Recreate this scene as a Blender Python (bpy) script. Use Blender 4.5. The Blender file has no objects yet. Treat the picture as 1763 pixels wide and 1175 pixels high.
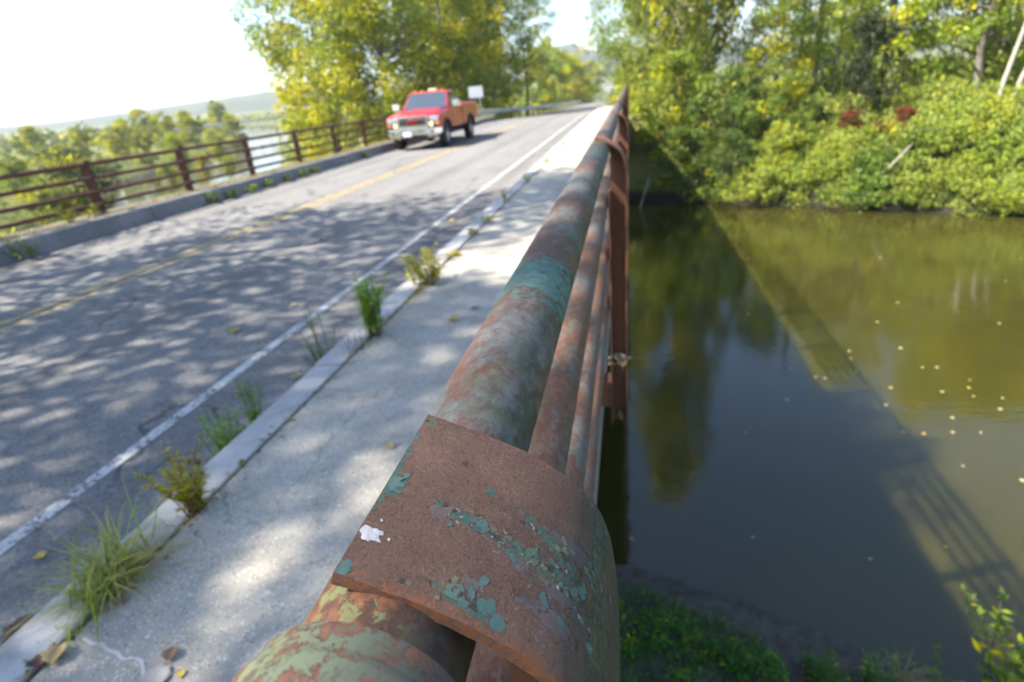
import bpy, bmesh, math, random
import numpy as np
from mathutils import Vector, Matrix

# ------------------------------------------------------------------ camera, sky, sun, exposure
SC = bpy.context.scene
COL = SC.collection
R = math.radians
cam_d = bpy.data.cameras.new('camera')
cam = bpy.data.objects.new('camera', cam_d); COL.objects.link(cam)
cam_d.sensor_width = 36.0; cam_d.lens = 20.0
cam_d.clip_start = 0.01; cam_d.clip_end = 6000
cam_d.dof.use_dof = True; cam_d.dof.focus_distance = 0.37; cam_d.dof.aperture_fstop = 7.5
cam.matrix_world = Matrix(((0.979419751, 0.000735852555, 0.201832627, 0),
                           (0.183793156, 0.410000117, -0.89337561, 0),
                           (-0.0834087935, 0.912085173, 0.401426968, 0), (0, 0, 0, 1)))
SC.camera = cam

TO_SUN = Vector((-0.837, -0.30, 1.0)).normalized()
SUN_EL = math.asin(TO_SUN.z)
SUN_AZ = math.atan2(TO_SUN.x, TO_SUN.y)
world = bpy.data.worlds.new('World'); SC.world = world; world.use_nodes = True
wt = world.node_tree
sky = wt.nodes.new('ShaderNodeTexSky'); sky.sky_type = 'NISHITA'; sky.sun_disc = False
sky.sun_elevation = SUN_EL; sky.sun_rotation = SUN_AZ
sky.altitude = 100; sky.air_density = 1.0; sky.dust_density = 0.7; sky.ozone_density = 3.0
bg = wt.nodes['Background']; bg.inputs[1].default_value = 0.10
wt.links.new(sky.outputs[0], bg.inputs[0])
sun_d = bpy.data.lights.new('sun', 'SUN'); sun_d.energy = 5.0; sun_d.angle = R(0.53); sun_d.color = (1.0, 0.92, 0.79)
sun = bpy.data.objects.new('sun', sun_d); COL.objects.link(sun)
sun.rotation_euler = TO_SUN.to_track_quat('Z', 'Y').to_euler(); sun.location = TO_SUN * 60
SC.view_settings.view_transform = 'Standard'; SC.view_settings.look = 'None'
SC.view_settings.exposure = 1.78; SC.view_settings.gamma = 1.0
SC.view_settings.use_curve_mapping = False
SC.render.engine = 'CYCLES'
SC.cycles.use_denoising = True; SC.cycles.use_adaptive_sampling = True; SC.cycles.adaptive_threshold = 0.03
SC.cycles.max_bounces = 6; SC.cycles.diffuse_bounces = 3; SC.cycles.glossy_bounces = 3
SC.cycles.transmission_bounces = 3; SC.cycles.transparent_max_bounces = 8; SC.cycles.volume_bounces = 0
SC.cycles.caustics_reflective = False; SC.cycles.caustics_refractive = False
SC.cycles.sample_clamp_indirect = 6.0

rng = np.random.default_rng(7)
random.seed(7)
HW = 6.2      # camera above the water
ZR = -1.65    # road
ZS = -1.30    # sidewalk


# ------------------------------------------------------------------ object helpers
def link(o, parent=None):
    COL.objects.link(o)
    if parent is not None: o.parent = parent
    return o

def tag(o, label=None, cat=None, group=None, kind=None):
    if label: o['label'] = label
    if cat: o['category'] = cat
    if group: o['group'] = group
    if kind: o['kind'] = kind
    return o

def thing(name, label, cat, loc=(0, 0, 0), rz=0.0, group=None):
    o = bpy.data.objects.new(name, None); o.empty_display_size = 0.2
    link(o); o.location = loc; o.rotation_euler = (0, 0, rz)
    return tag(o, label, cat, group)

def dup_tree(o, parent=None):
    c = o.copy(); COL.objects.link(c); c.parent = parent
    for ch in list(o.children): dup_tree(ch, c)
    return c

class MB:
    """collects vertices and faces, then links them as one mesh object"""
    def __init__(s): s.v = []; s.f = []; s.uv = []
    def add(s, vs, fs, uvs=None):
        n = len(s.v); s.v += [tuple(p) for p in vs]
        s.f += [tuple(i + n for i in f) for f in fs]
        s.uv += list(uvs) if uvs is not None else [(0, 0)] * len(vs)
        return s
    def box(s, x0, x1, y0, y1, z0, z1):
        vs = [(x0, y0, z0), (x1, y0, z0), (x1, y1, z0), (x0, y1, z0), (x0, y0, z1), (x1, y0, z1), (x1, y1, z1), (x0, y1, z1)]
        return s.add(vs, [(0, 3, 2, 1), (4, 5, 6, 7), (0, 1, 5, 4), (1, 2, 6, 5), (2, 3, 7, 6), (3, 0, 4, 7)])
    def tube(s, path, rad, seg=10, cap=True):
        path = [Vector(p) for p in path]; n = len(path)
        if not hasattr(rad, '__len__'): rad = [rad] * n
        vs = []; uv = []; L = 0
        t0 = (path[1] - path[0]).normalized()
        ref = Vector((0, 0, 1)) if abs(t0.z) < 0.9 else Vector((1, 0, 0))
        for i, p in enumerate(path):
            t = (path[min(i + 1, n - 1)] - path[max(i - 1, 0)]).normalized()
            a = t.cross(ref); a = a.normalized() if a.length > 1e-6 else Vector((1, 0, 0))
            b = a.cross(t).normalized()
            if i: L += (p - path[i - 1]).length
            for k in range(seg):
                q = 2 * math.pi * k / seg
                vs.append(p + (a * math.cos(q) + b * math.sin(q)) * rad[i]); uv.append((L, q * rad[i]))
        fs = []
        for i in range(n - 1):
            for k in range(seg):
                k2 = (k + 1) % seg
                fs.append((i * seg + k, i * seg + k2, (i + 1) * seg + k2, (i + 1) * seg + k))
        if cap:
            fs.append(tuple(range(seg))[::-1]); fs.append(tuple((n - 1) * seg + k for k in range(seg)))
        return s.add(vs, fs, uv)
    def prism(s, poly, axis, a, b):
        """poly of 2-tuples extruded along axis ('x','y','z') from a to b"""
        def P(u, v, w):
            return {'x': (w, u, v), 'y': (u, w, v), 'z': (u, v, w)}[axis]
        n = len(poly)
        vs = [P(u, v, a) for u, v in poly] + [P(u, v, b) for u, v in poly]
        fs = [tuple(range(n)), tuple(range(2 * n - 1, n - 1, -1))]
        for i in range(n):
            j = (i + 1) % n; fs.append((i, i + n, j + n, j))
        return s.add(vs, fs)
    def build(s, name, mat, parent=None, smooth=False, bevel=0, seg=2, uv=False, autosmooth=None):
        me = bpy.data.meshes.new(name); me.from_pydata(s.v, [], s.f)
        bm = bmesh.new(); bm.from_mesh(me); bmesh.ops.recalc_face_normals(bm, faces=bm.faces); bm.to_mesh(me); bm.free()
        if mat is not None: me.materials.append(mat)
        if uv:
            l = me.uv_layers.new(name='UVMap')
            li = np.empty(len(me.loops), np.int32); me.loops.foreach_get('vertex_index', li)
            l.data.foreach_set('uv', np.array(s.uv, np.float32)[li].ravel())
        if smooth: me.polygons.foreach_set('use_smooth', [True] * len(me.polygons))
        o = bpy.data.objects.new(name, me); link(o, parent)
        if bevel:
            m = o.modifiers.new('bevel', 'BEVEL'); m.width = bevel; m.segments = seg; m.limit_method = 'ANGLE'; m.angle_limit = R(35)
        if smooth and autosmooth is not None:
            me.polygons.foreach_set('use_smooth', [True] * len(me.polygons))
            bm = bmesh.new(); bm.from_mesh(me)
            for e in bm.edges:
                if len(e.link_faces) == 2 and e.calc_face_angle(0) > R(autosmooth): e.smooth = False
            bm.to_mesh(me); bm.free()
        return o

def np_mesh(name, verts, quads, mat, parent=None, attrs=None, smooth=False):
    me = bpy.data.meshes.new(name)
    verts = np.asarray(verts, np.float32); quads = np.asarray(quads, np.int32)
    k = quads.shape[1]
    me.vertices.add(len(verts)); me.vertices.foreach_set('co', verts.ravel())
    me.loops.add(quads.size); me.loops.foreach_set('vertex_index', quads.ravel())
    me.polygons.add(len(quads)); me.polygons.foreach_set('loop_start', np.arange(0, quads.size, k, dtype=np.int32))
    if smooth: me.polygons.foreach_set('use_smooth', np.ones(len(quads), bool))
    me.update(calc_edges=True)
    for n, a in (attrs or {}).items():
        at = me.attributes.new(n, 'FLOAT', 'FACE'); at.data.foreach_set('value', np.asarray(a, np.float32))
    if mat is not None: me.materials.append(mat)
    o = bpy.data.objects.new(name, me)
    return link(o, parent)


# ------------------------------------------------------------------ node helpers
class NT:
    def __init__(s, name):
        s.mat = bpy.data.materials.new(name); s.mat.use_nodes = True
        s.t = s.mat.node_tree; s.t.nodes.clear()
        s.out = s.t.nodes.new('ShaderNodeOutputMaterial')
    def n(s, typ, ins=None, **props):
        nd = s.t.nodes.new('ShaderNode' + typ)
        for k, v in props.items(): setattr(nd, k, v)
        for k, v in (ins or {}).items():
            sk = nd.inputs[k]
            if isinstance(v, bpy.types.NodeSocket): s.t.links.new(v, sk)
            else:
                if isinstance(v, (tuple, list)) and len(v) == 3 and sk.type == 'RGBA': v = (*v, 1)
                sk.default_value = v
        return nd
    def coord(s, which='Object'): return s.n('TexCoord').outputs[which]
    def noise(s, vec, scale, detail=4, rough=0.55, dist=0.0, out='Fac'):
        return s.n('TexNoise', {'Vector': vec, 'Scale': scale, 'Detail': detail, 'Roughness': rough, 'Distortion': dist}).outputs[out]
    def vor(s, vec, scale, feature='F1', out='Distance', rnd=1.0):
        return s.n('TexVoronoi', {'Vector': vec, 'Scale': scale, 'Randomness': rnd}, feature=feature).outputs[out]
    def ramp(s, fac, a, b, lo=0.0, hi=1.0):
        return s.n('MapRange', {0: fac, 1: a, 2: b, 3: lo, 4: hi}, interpolation_type='SMOOTHSTEP').outputs[0]
    def math(s, op, a, b=0.0, c=0.0, clamp=False):
        return s.n('Math', {0: a, 1: b, 2: c}, operation=op, use_clamp=clamp).outputs[0]
    def mix(s, fac, a, b, blend='MIX'):
        nd = s.t.nodes.new('ShaderNodeMix'); nd.data_type = 'RGBA'; nd.blend_type = blend
        for k, v in ((0, fac), (6, a), (7, b)):
            sk = nd.inputs[k]
            if isinstance(v, bpy.types.NodeSocket): s.t.links.new(v, sk)
            else: sk.default_value = (*v, 1) if isinstance(v, (tuple, list)) and len(v) == 3 else v
        return nd.outputs[2]
    def scalevec(s, vec, sc): return s.n('Mapping', {'Vector': vec, 'Scale': sc}).outputs[0]
    def bump(s, h, strength=0.4, dist=0.01, normal=None):
        ins = {'Height': h, 'Strength': strength, 'Distance': dist}
        if normal is not None: ins['Normal'] = normal
        return s.n('Bump', ins).outputs[0]
    def pbsdf(s, color, rough=0.6, normal=None, **kw):
        ins = {'Base Color': color, 'Roughness': rough}
        if normal is not None: ins['Normal'] = normal
        ins.update(kw)
        p = s.n('BsdfPrincipled', ins)
        s.t.links.new(p.outputs[0], s.out.inputs[0]); return p
    def surface(s, sock): s.t.links.new(sock, s.out.inputs[0])

def simple(name, color, rough=0.5, metal=0.0, var=0.12, scale=6.0, spec=0.5, coat=0.0, bump=0.0):
    t = NT(name); c = t.coord()
    f = t.noise(c, scale, 4)
    dark = tuple(x * (1 - var) for x in color); light = tuple(min(1, x * (1 + var)) for x in color)
    col = t.mix(f, dark, light)
    nrm = t.bump(t.noise(c, scale * 8, 3), bump, 0.005) if bump else None
    t.pbsdf(col, rough, nrm, **{'Metallic': metal, 'Specular IOR Level': spec, 'Coat Weight': coat})
    return t.mat

# ---- asphalt
def m_asphalt():
    t = NT('asphalt'); c = t.coord()
    big = t.noise(c, 0.35, 4); streak = t.noise(t.scalevec(c, (1.2, 0.06, 1)), 1.6, 4)
    grain = t.vor(c, 95.0, out='Color'); g = t.n('SeparateColor', {0: grain}).outputs[0]
    fine = t.noise(c, 60, 3, 0.7); mid = t.noise(c, 9, 4, 0.65)
    col = t.mix(t.ramp(big, 0.3, 0.7), (0.152, 0.148, 0.143), (0.192, 0.187, 0.180))
    col = t.mix(t.ramp(streak, 0.35, 0.75, 0, 0.5), col, (0.228, 0.222, 0.214))
    col = t.mix(t.ramp(mid, 0.45, 0.7, 0, 0.55), col, (0.115, 0.112, 0.110))
    col = t.mix(t.ramp(g, 0.80, 0.98, 0, 0.6), col, (0.34, 0.33, 0.32))
    col = t.mix(t.ramp(g, 0.22, 0.02, 0, 0.65), col, (0.05, 0.05, 0.055))
    xx = t.n('SeparateXYZ', {0: c}).outputs[0]
    tr_ = t.math('PINGPONG', t.math('ADD', xx, 20.4), 0.85); wn = t.noise(t.scalevec(c, (2.0, 0.15, 1)), 1.5, 4)
    col = t.mix(t.math('MULTIPLY', t.ramp(tr_, 0.48, 0.80), t.ramp(wn, 0.3, 0.65, 0.1, 0.55)), col, (0.105, 0.102, 0.098))
    oil = t.math('MULTIPLY', t.ramp(t.noise(c, 1.1, 6, 0.7, 0.5), 0.60, 0.70), 0.5); col = t.mix(oil, col, (0.085, 0.083, 0.082))
    # hairline cracks
    warp = t.n('VectorMath', {0: c, 1: t.n('VectorMath', {0: t.noise(c, 1.3, 5, 0.6, out='Color'), 'Scale': 0.7}, operation='SCALE').outputs[0]}, operation='ADD').outputs[0]
    cr = t.vor(warp, 0.42, feature='DISTANCE_TO_EDGE')
    crack = t.ramp(cr, 0.010, 0.002); crack = t.math('MULTIPLY', crack, t.ramp(t.noise(c, 0.5, 2), 0.45, 0.55))
    col = t.mix(t.math('MULTIPLY', crack, 0.75), col, (0.045, 0.045, 0.05))
    h = t.math('ADD', t.math('MULTIPLY', g, 0.5), fine)
    h = t.math('SUBTRACT', h, t.math('MULTIPLY', crack, 1.5))
    t.pbsdf(col, 0.85, t.bump(h, 0.6, 0.006), **{'Specular IOR Level': 0.3}); return t.mat

def m_concrete(name, lo, hi, stone, agg=True):
    t = NT(name); c = t.coord()
    big = t.noise(c, 0.9, 5, 0.6); mid = t.noise(c, 7, 5, 0.65); fine = t.noise(c, 90, 3, 0.7)
    col = t.mix(t.ramp(big, 0.3, 0.7), lo, hi)
    col = t.mix(t.ramp(mid, 0.5, 0.72, 0, 0.5), col, tuple(x * 0.72 for x in lo))
    h = fine
    if agg:
        v = t.n('TexVoronoi', {'Vector': c, 'Scale': 110.0}); d = v.outputs['Distance']
        r = t.n('SeparateColor', {0: v.outputs['Color']}).outputs[0]
        peb = t.math('MULTIPLY', t.ramp(d, 0.42, 0.3), t.ramp(r, 0.62, 0.7))
        col = t.mix(t.math('MULTIPLY', peb, 0.9), col, t.mix(r, stone, (0.62, 0.58, 0.5)))
        dk = t.math('MULTIPLY', t.ramp(d, 0.40, 0.25), t.ramp(r, 0.22, 0.12))
        col = t.mix(t.math('MULTIPLY', dk, 0.9), col, (0.10, 0.096, 0.09))
        h = t.math('ADD', h, t.math('MULTIPLY', peb, 0.8))
        v2 = t.n('TexVoronoi', {'Vector': c, 'Scale': 28.0}); r2 = t.n('SeparateColor', {0: v2.outputs['Color']}).outputs[1]
        p2 = t.math('MULTIPLY', t.ramp(v2.outputs['Distance'], 0.22, 0.14), t.ramp(r2, 0.86, 0.9))
        col = t.mix(t.math('MULTIPLY', p2, 0.9), col, (0.60, 0.58, 0.54))
    col = t.mix(t.ramp(fine, 0.55, 0.8, 0, 0.35), col, tuple(x * 0.55 for x in lo))
    st = t.noise(c, 2.3, 6, 0.7, 0.6); col = t.mix(t.ramp(st, 0.54, 0.72, 0, 0.55), col, tuple(x * 0.50 for x in lo))
    wp = t.n('VectorMath', {0: c, 1: t.n('VectorMath', {0: t.noise(c, 2.2, 5, 0.65, out='Color'), 'Scale': 0.5}, operation='SCALE').outputs[0]}, operation='ADD').outputs[0]
    ck = t.math('MULTIPLY', t.ramp(t.vor(wp, 0.75, feature='DISTANCE_TO_EDGE'), 0.006, 0.001), t.ramp(t.noise(c, 0.8, 2), 0.48, 0.56)); col = t.mix(t.math('MULTIPLY', ck, 0.4), col, (0.08, 0.075, 0.065))
    h = t.math('SUBTRACT', h, ck)
    t.pbsdf(col, 0.88, t.bump(h, 0.5, 0.004), **{'Specular IOR Level': 0.25}); return t.mat

def m_paint_line(name, color, wear):
    t = NT(name); c = t.coord()
    a = t.noise(c, 26, 5, 0.7); b = t.noise(c, 3.0, 4, 0.6); g = t.vor(c, 95.0, out='Color'); g = t.n('SeparateColor', {0: g}).outputs[0]
    m = t.math('ADD', t.math('MULTIPLY', a, 0.64), t.math('MULTIPLY', b, 0.36)); m = t.math('ADD', m, t.math('MULTIPLY', g, 0.12))
    keep = t.ramp(m, wear - 0.035, wear + 0.045)
    p = t.n('BsdfPrincipled', {'Base Color': t.mix(b, tuple(x * 0.75 for x in color), color), 'Roughness': 0.7})
    tr = t.n('BsdfTransparent')
    mx = t.n('MixShader', {0: keep, 1: tr.outputs[0], 2: p.outputs[0]}); t.surface(mx.outputs[0]); return t.mat

# ---- rust and old paint
def rust_base(t, c, s=1.0):
    n1 = t.noise(c, 18 * s, 6, 0.65); n2 = t.noise(c, 90 * s, 5, 0.7); n3 = t.noise(c, 420 * s, 3, 0.7)
    col = t.mix(t.ramp(n1, 0.3, 0.7), (0.080, 0.036, 0.024), (0.135, 0.064, 0.040))
    col = t.mix(t.ramp(n2, 0.52, 0.75, 0, 0.7), col, (0.20, 0.078, 0.034))
    col = t.mix(t.ramp(n2, 0.46, 0.28, 0, 0.6), col, (0.065, 0.035, 0.030))
    col = t.mix(t.ramp(n3, 0.58, 0.75, 0, 0.55), col, (0.25, 0.13, 0.08))
    h = t.math('ADD', t.math('MULTIPLY', n2, 0.5), t.math('MULTIPLY', n3, 0.35))
    return col, h

def m_rust(name, tint=(0.165, 0.075, 0.045), paint=0.0):
    t = NT(name); c = t.coord()
    col, h = rust_base(t, c, 0.6)
    col = t.mix(0.45, col, tint)
    st = t.noise(t.scalevec(c, (30, 30, 3)), 1.0, 4); col = t.mix(t.ramp(st, 0.45, 0.7, 0, 0.5), col, (0.09, 0.042, 0.032))
    if paint:
        m = t.ramp(t.noise(c, 14, 6, 0.65), 0.62 - paint, 0.66 - paint); col = t.mix(t.math('MULTIPLY', m, 0.8), col, (0.12, 0.16, 0.15))
    t.pbsdf(col, 0.78, t.bump(h, 0.5, 0.002), **{'Specular IOR Level': 0.35}); return t.mat

def ellipse(t, u, v, u0, v0, ru, rv, ang=0.0):
    """1 at the centre falling to 0 at the rim, negative outside"""
    du = t.math('SUBTRACT', u, u0); dv = t.math('SUBTRACT', v, v0)
    ca, sa = math.cos(ang), math.sin(ang)
    a = t.math('ADD', t.math('MULTIPLY', du, ca / ru), t.math('MULTIPLY', dv, sa / ru))
    b = t.math('ADD', t.math('MULTIPLY', du, -sa / rv), t.math('MULTIPLY', dv, ca / rv))
    return t.math('SUBTRACT', 1.0, t.math('ADD', t.math('MULTIPLY', a, a), t.math('MULTIPLY', b, b)))

def patches(t, u, v, lst, rag, amp):
    acc = None
    for e in lst:
        f = ellipse(t, u, v, *e)
        f = t.math('MAXIMUM', f, -3.0)
        acc = f if acc is None else t.math('MAXIMUM', acc, f)
    acc = t.math('ADD', acc, t.math('MULTIPLY', t.math('SUBTRACT', rag, 0.5), amp))
    return acc

def m_cap():
    """near post: bare brown rust with leftover teal paint along the bend"""
    t = NT('rusty_cap_with_teal_paint'); uv = t.coord('UV'); c = uv
    s = t.n('SeparateXYZ', {0: uv}); u, v = s.outputs[0], s.outputs[1]
    oc = t.coord('Object')
    n1 = t.noise(oc, 30, 6, 0.65); n2 = t.noise(oc, 190, 6, 0.8); n3 = t.noise(oc, 480, 4, 0.85); nb = t.noise(c, 9, 3)
    col = t.mix(t.ramp(n1, 0.3, 0.7), (0.105, 0.059, 0.043), (0.150, 0.086, 0.063))
    col = t.mix(t.ramp(n2, 0.50, 0.78, 0, 0.60), col, (0.205, 0.092, 0.052))
    col = t.mix(t.ramp(n2, 0.45, 0.25, 0, 0.7), col, (0.075, 0.044, 0.035))
    col = t.mix(t.ramp(n3, 0.56, 0.66, 0, 0.6), col, (0.28, 0.150, 0.098))
    col = t.mix(t.ramp(n3, 0.45, 0.34, 0, 0.8), col, (0.026, 0.015, 0.013))
    # bright orange rust fringe along the sawn near edge and out on the bend
    edge = t.ramp(u, 0.194, 0.185); edge = t.math('MULTIPLY', edge, t.ramp(n2, 0.42, 0.6))
    col = t.mix(t.math('MULTIPLY', edge, 0.7), col, (0.260, 0.084, 0.028))
    # grey lilac primer and white chips near the streak
    rag = t.noise(c, 150, 8, 0.74, 0.3); rag2 = t.noise(c, 110, 8, 0.75, 0.4)
    prim = patches(t, u, v, [(0.246, 0.040, 0.010, 0.010), (0.238, 0.090, 0.010, 0.010), (0.236, 0.118, 0.016, 0.02), (0.212, 0.112, 0.008, 0.02), (0.27, 0.122, 0.012, 0.018), (0.207, 0.066, 0.006, 0.008)], rag2, 8.0)
    pm = t.ramp(prim, 0.15, 0.3)
    col = t.mix(t.math('MULTIPLY', pm, 0.55), col, t.mix(n2, (0.087, 0.081, 0.084), (0.155, 0.146, 0.155)))
    # teal paint
    L = [(0.2475, 0.050, 0.006, 0.012), (0.2455, 0.062, 0.005, 0.012), (0.243, 0.094, 0.0075, 0.030), (0.243, 0.122, 0.009, 0.022),
         (0.262, 0.108, 0.007, 0.034, 0.4), (0.252, 0.0335, 0.0035, 0.004), (0.276, 0.0615, 0.004, 0.005),
         (0.196, 0.060, 0.0055, 0.022, 0.25), (0.196, 0.074, 0.006, 0.008), (0.253, 0.006, 0.012, 0.007), (0.270, 0.0015, 0.05, 0.0026),
         (0.189, 0.0015, 0.006, 0.005), (0.286, 0.150, 0.05, 0.012), (0.240, 0.168, 0.05, 0.016), (0.323, 0.004, 0.006, 0.006), (0.335, 0.135, 0.006, 0.03),
         (0.215, 0.150, 0.03, 0.008), (0.26, 0.24, 0.08, 0.05)]
    pt = t.math('SUBTRACT', patches(t, u, v, L, rag, 8.0), 0.40)
    pmask = t.ramp(pt, 0.0, 0.10); rim = t.math('MULTIPLY', t.ramp(pt, -0.45, -0.02), t.ramp(pt, 0.25, 0.05))
    rim = t.math('MULTIPLY', rim, t.ramp(n2, 0.48, 0.58))
    tcol = t.mix(t.ramp(nb, 0.42, 0.6), (0.053, 0.102, 0.084), (0.102, 0.118, 0.059))
    tcol = t.mix(t.ramp(n2, 0.5, 0.75, 0, 0.5), tcol, (0.046, 0.065, 0.053))
    col = t.mix(pmask, col, tcol)
    col = t.mix(t.math('MULTIPLY', rim, 0.55), col, (0.298, 0.192, 0.130))
    fl_ = patches(t, u, v, [(0.247, 0.085, 0.022, 0.055), (0.225, 0.120, 0.030, 0.030), (0.20, 0.09, 0.012, 0.03), (0.325, 0.02, 0.008, 0.02)], rag2, 2.0)
    chip = t.math('MULTIPLY', t.ramp(t.noise(c, 210, 5, 0.8, 0.8), 0.60, 0.635), t.ramp(fl_, 0.0, 0.5)); col = t.mix(t.math('MULTIPLY', chip, 0.8), col, t.mix(n2, (0.30, 0.22, 0.17), (0.17, 0.17, 0.20)))
    dk_ = t.math('MULTIPLY', t.ramp(t.noise(c, 130, 6, 0.78, 0.6), 0.60, 0.66), t.ramp(fl_, -0.6, 0.4)); col = t.mix(t.math('MULTIPLY', dk_, 0.75), col, (0.045, 0.040, 0.038))
    # darker greenish weathering on the outer face
    ow = t.math('MULTIPLY', t.ramp(v, 0.105, 0.150), t.ramp(rag2, 0.40, 0.52))
    col = t.mix(t.math('MULTIPLY', ow, 0.75), col, (0.062, 0.065, 0.043))
    h = t.math('ADD', t.math('MULTIPLY', n2, 0.45), t.math('MULTIPLY', n3, 0.4))
    h = t.math('ADD', h, t.math('MULTIPLY', pmask, 1.6)); h = t.math('ADD', h, t.math('MULTIPLY', pm, 0.35))
    rough = t.mix(pmask, (0.74,) * 3, (0.48,) * 3)
    t.pbsdf(col, rough, t.bump(h, 1.0, 0.0022), **{'Specular IOR Level': 0.28}); return t.mat

def m_rail(name, teal, scale=1.0, base=0.5):
    """old paint wearing off a pipe: grey lilac primer, olive and teal paint, red-brown rust"""
    t = NT(name); c = t.coord('Object')
    s = t.n('SeparateXYZ', {0: c}); x, y, z = s.outputs
    cs = t.scalevec(c, (1, 0.6, 1))
    n1 = t.noise(cs, 17 * scale, 8, 0.72, 0.25); n2 = t.noise(cs, 85 * scale, 6, 0.75); n3 = t.noise(c, 250 * scale, 4, 0.8); nl = t.noise(c, 3.2, 3, 0.5)
    rust = t.mix(t.ramp(n2, 0.35, 0.65), (0.100, 0.048, 0.032), (0.171, 0.084, 0.053))
    rust = t.mix(t.ramp(n3, 0.56, 0.75, 0, 0.6), rust, (0.221, 0.091, 0.045))
    prim = t.mix(t.ramp(n2, 0.3, 0.7), (0.075, 0.078, 0.077), (0.144, 0.142, 0.133))
    prim = t.mix(t.ramp(n3, 0.55, 0.68, 0, 0.7), prim, (0.047, 0.035, 0.030)); prim = t.mix(t.ramp(n3, 0.42, 0.30, 0, 0.5), prim, (0.200, 0.195, 0.176))
    oliv = t.mix(t.ramp(n2, 0.3, 0.7), (0.059, 0.067, 0.038), (0.114, 0.127, 0.078))
    f = t.math('ADD', t.math('MULTIPLY', n1, 0.58), t.math('MULTIPLY', n2, 0.42))
    f = t.math('ADD', f, t.math('MULTIPLY', t.math('SUBTRACT', nl, 0.5), 0.40)); f = t.math('ADD', f, t.math('MULTIPLY', t.math('SUBTRACT', n3, 0.5), 0.22))
    col = t.mix(t.ramp(f, base - 0.07, base + 0.05), rust, prim)
    f2 = t.math('ADD', t.noise(cs, 22 * scale, 8, 0.74, 0.4), t.math('MULTIPLY', t.math('SUBTRACT', n3, 0.5), 0.2))
    col = t.mix(t.math('MULTIPLY', t.ramp(f2, 0.52, 0.62), 0.7), col, oliv)
    # green algae on the shaded side
    if teal:
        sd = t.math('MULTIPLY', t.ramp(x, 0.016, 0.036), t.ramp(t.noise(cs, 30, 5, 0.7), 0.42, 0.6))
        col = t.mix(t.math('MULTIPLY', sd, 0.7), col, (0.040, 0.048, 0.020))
    nr = t.ramp(y, 0.235, 0.195)
    oc = t.mix(t.ramp(n2, 0.4, 0.6), (0.080, 0.042, 0.028), (0.21, 0.088, 0.045)) if True else t.mix(t.ramp(n2, 0.4, 0.6), (0.100, 0.043, 0.022), (0.254, 0.091, 0.035))
    if teal:
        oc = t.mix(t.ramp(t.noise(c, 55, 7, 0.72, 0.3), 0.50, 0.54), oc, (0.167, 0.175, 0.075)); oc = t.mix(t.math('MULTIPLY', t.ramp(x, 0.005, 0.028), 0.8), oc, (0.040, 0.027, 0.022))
    else: oc = t.mix(0.55, oc, (0.060, 0.032, 0.018))  # lower rails: brown rust at the near end, darkened for the shade there
    col = t.mix(nr, col, oc)
    h = t.math('ADD', t.math('MULTIPLY', n2, 0.5), t.math('MULTIPLY', n3, 0.5))
    rough = 0.62
    if teal:
        rag = t.noise(c, 60, 9, 0.78, 0.3)
        pt = None
        for (yc, ry, amp) in teal:
            d = t.math('DIVIDE', t.math('SUBTRACT', y, yc), ry); d = t.math('SUBTRACT', 1.0, t.math('MULTIPLY', d, d)); d = t.math('MAXIMUM', d, -3.0)
            d = t.math('MULTIPLY', d, amp)
            pt = d if pt is None else t.math('MAXIMUM', pt, d)
        pt = t.math('ADD', pt, t.math('MULTIPLY', t.math('SUBTRACT', rag, 0.52), 9.0))
        pt = t.math('SUBTRACT', pt, t.math('MULTIPLY', t.ramp(n3, 0.60, 0.68), 0.9))
        pm = t.ramp(pt, 0.0, 0.25)
        tc = t.mix(t.ramp(n2, 0.35, 0.65), (0.056, 0.132, 0.111), (0.100, 0.182, 0.149))
        col = t.mix(pm, col, tc); h = t.math('ADD', h, t.math('MULTIPLY', pm, 0.5))
    t.pbsdf(col, rough, t.bump(h, 0.8, 0.0015), **{'Specular IOR Level': 0.30}); return t.mat

def m_sleeve():
    t = NT('olive_painted_sleeve'); c = t.coord('Object')
    n1 = t.noise(c, 85, 9, 0.78, 0.3); n2 = t.noise(c, 190, 6, 0.78); n3 = t.noise(c, 500, 3, 0.7)
    rust = t.mix(t.ramp(n2, 0.35, 0.65), (0.085, 0.042, 0.028), (0.225, 0.092, 0.048))
    pa = t.mix(t.ramp(t.noise(c, 14, 3), 0.4, 0.6), (0.189, 0.193, 0.085), (0.142, 0.165, 0.098)); pa = t.mix(t.ramp(n2, 0.5, 0.75, 0, 0.5), pa, (0.116, 0.125, 0.062))
    m = t.ramp(n1, 0.46, 0.50)
    col = t.mix(m, rust, pa); col = t.mix(t.ramp(t.noise(c, 30, 6, 0.7), 0.56, 0.62, 0, 0.8), col, (0.080, 0.082, 0.071))
    # dark grime on the side away from the road
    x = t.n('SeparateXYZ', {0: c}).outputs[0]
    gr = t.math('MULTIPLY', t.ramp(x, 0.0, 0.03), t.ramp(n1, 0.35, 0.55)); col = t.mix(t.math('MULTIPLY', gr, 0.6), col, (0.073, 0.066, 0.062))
    h = t.math('ADD', t.math('ADD', t.math('MULTIPLY', n2, 0.4), t.math('MULTIPLY', n3, 0.3)), t.math('MULTIPLY', m, 0.8))
    t.pbsdf(col, 0.6, t.bump(h, 0.6, 0.0012)); return t.mat

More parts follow.
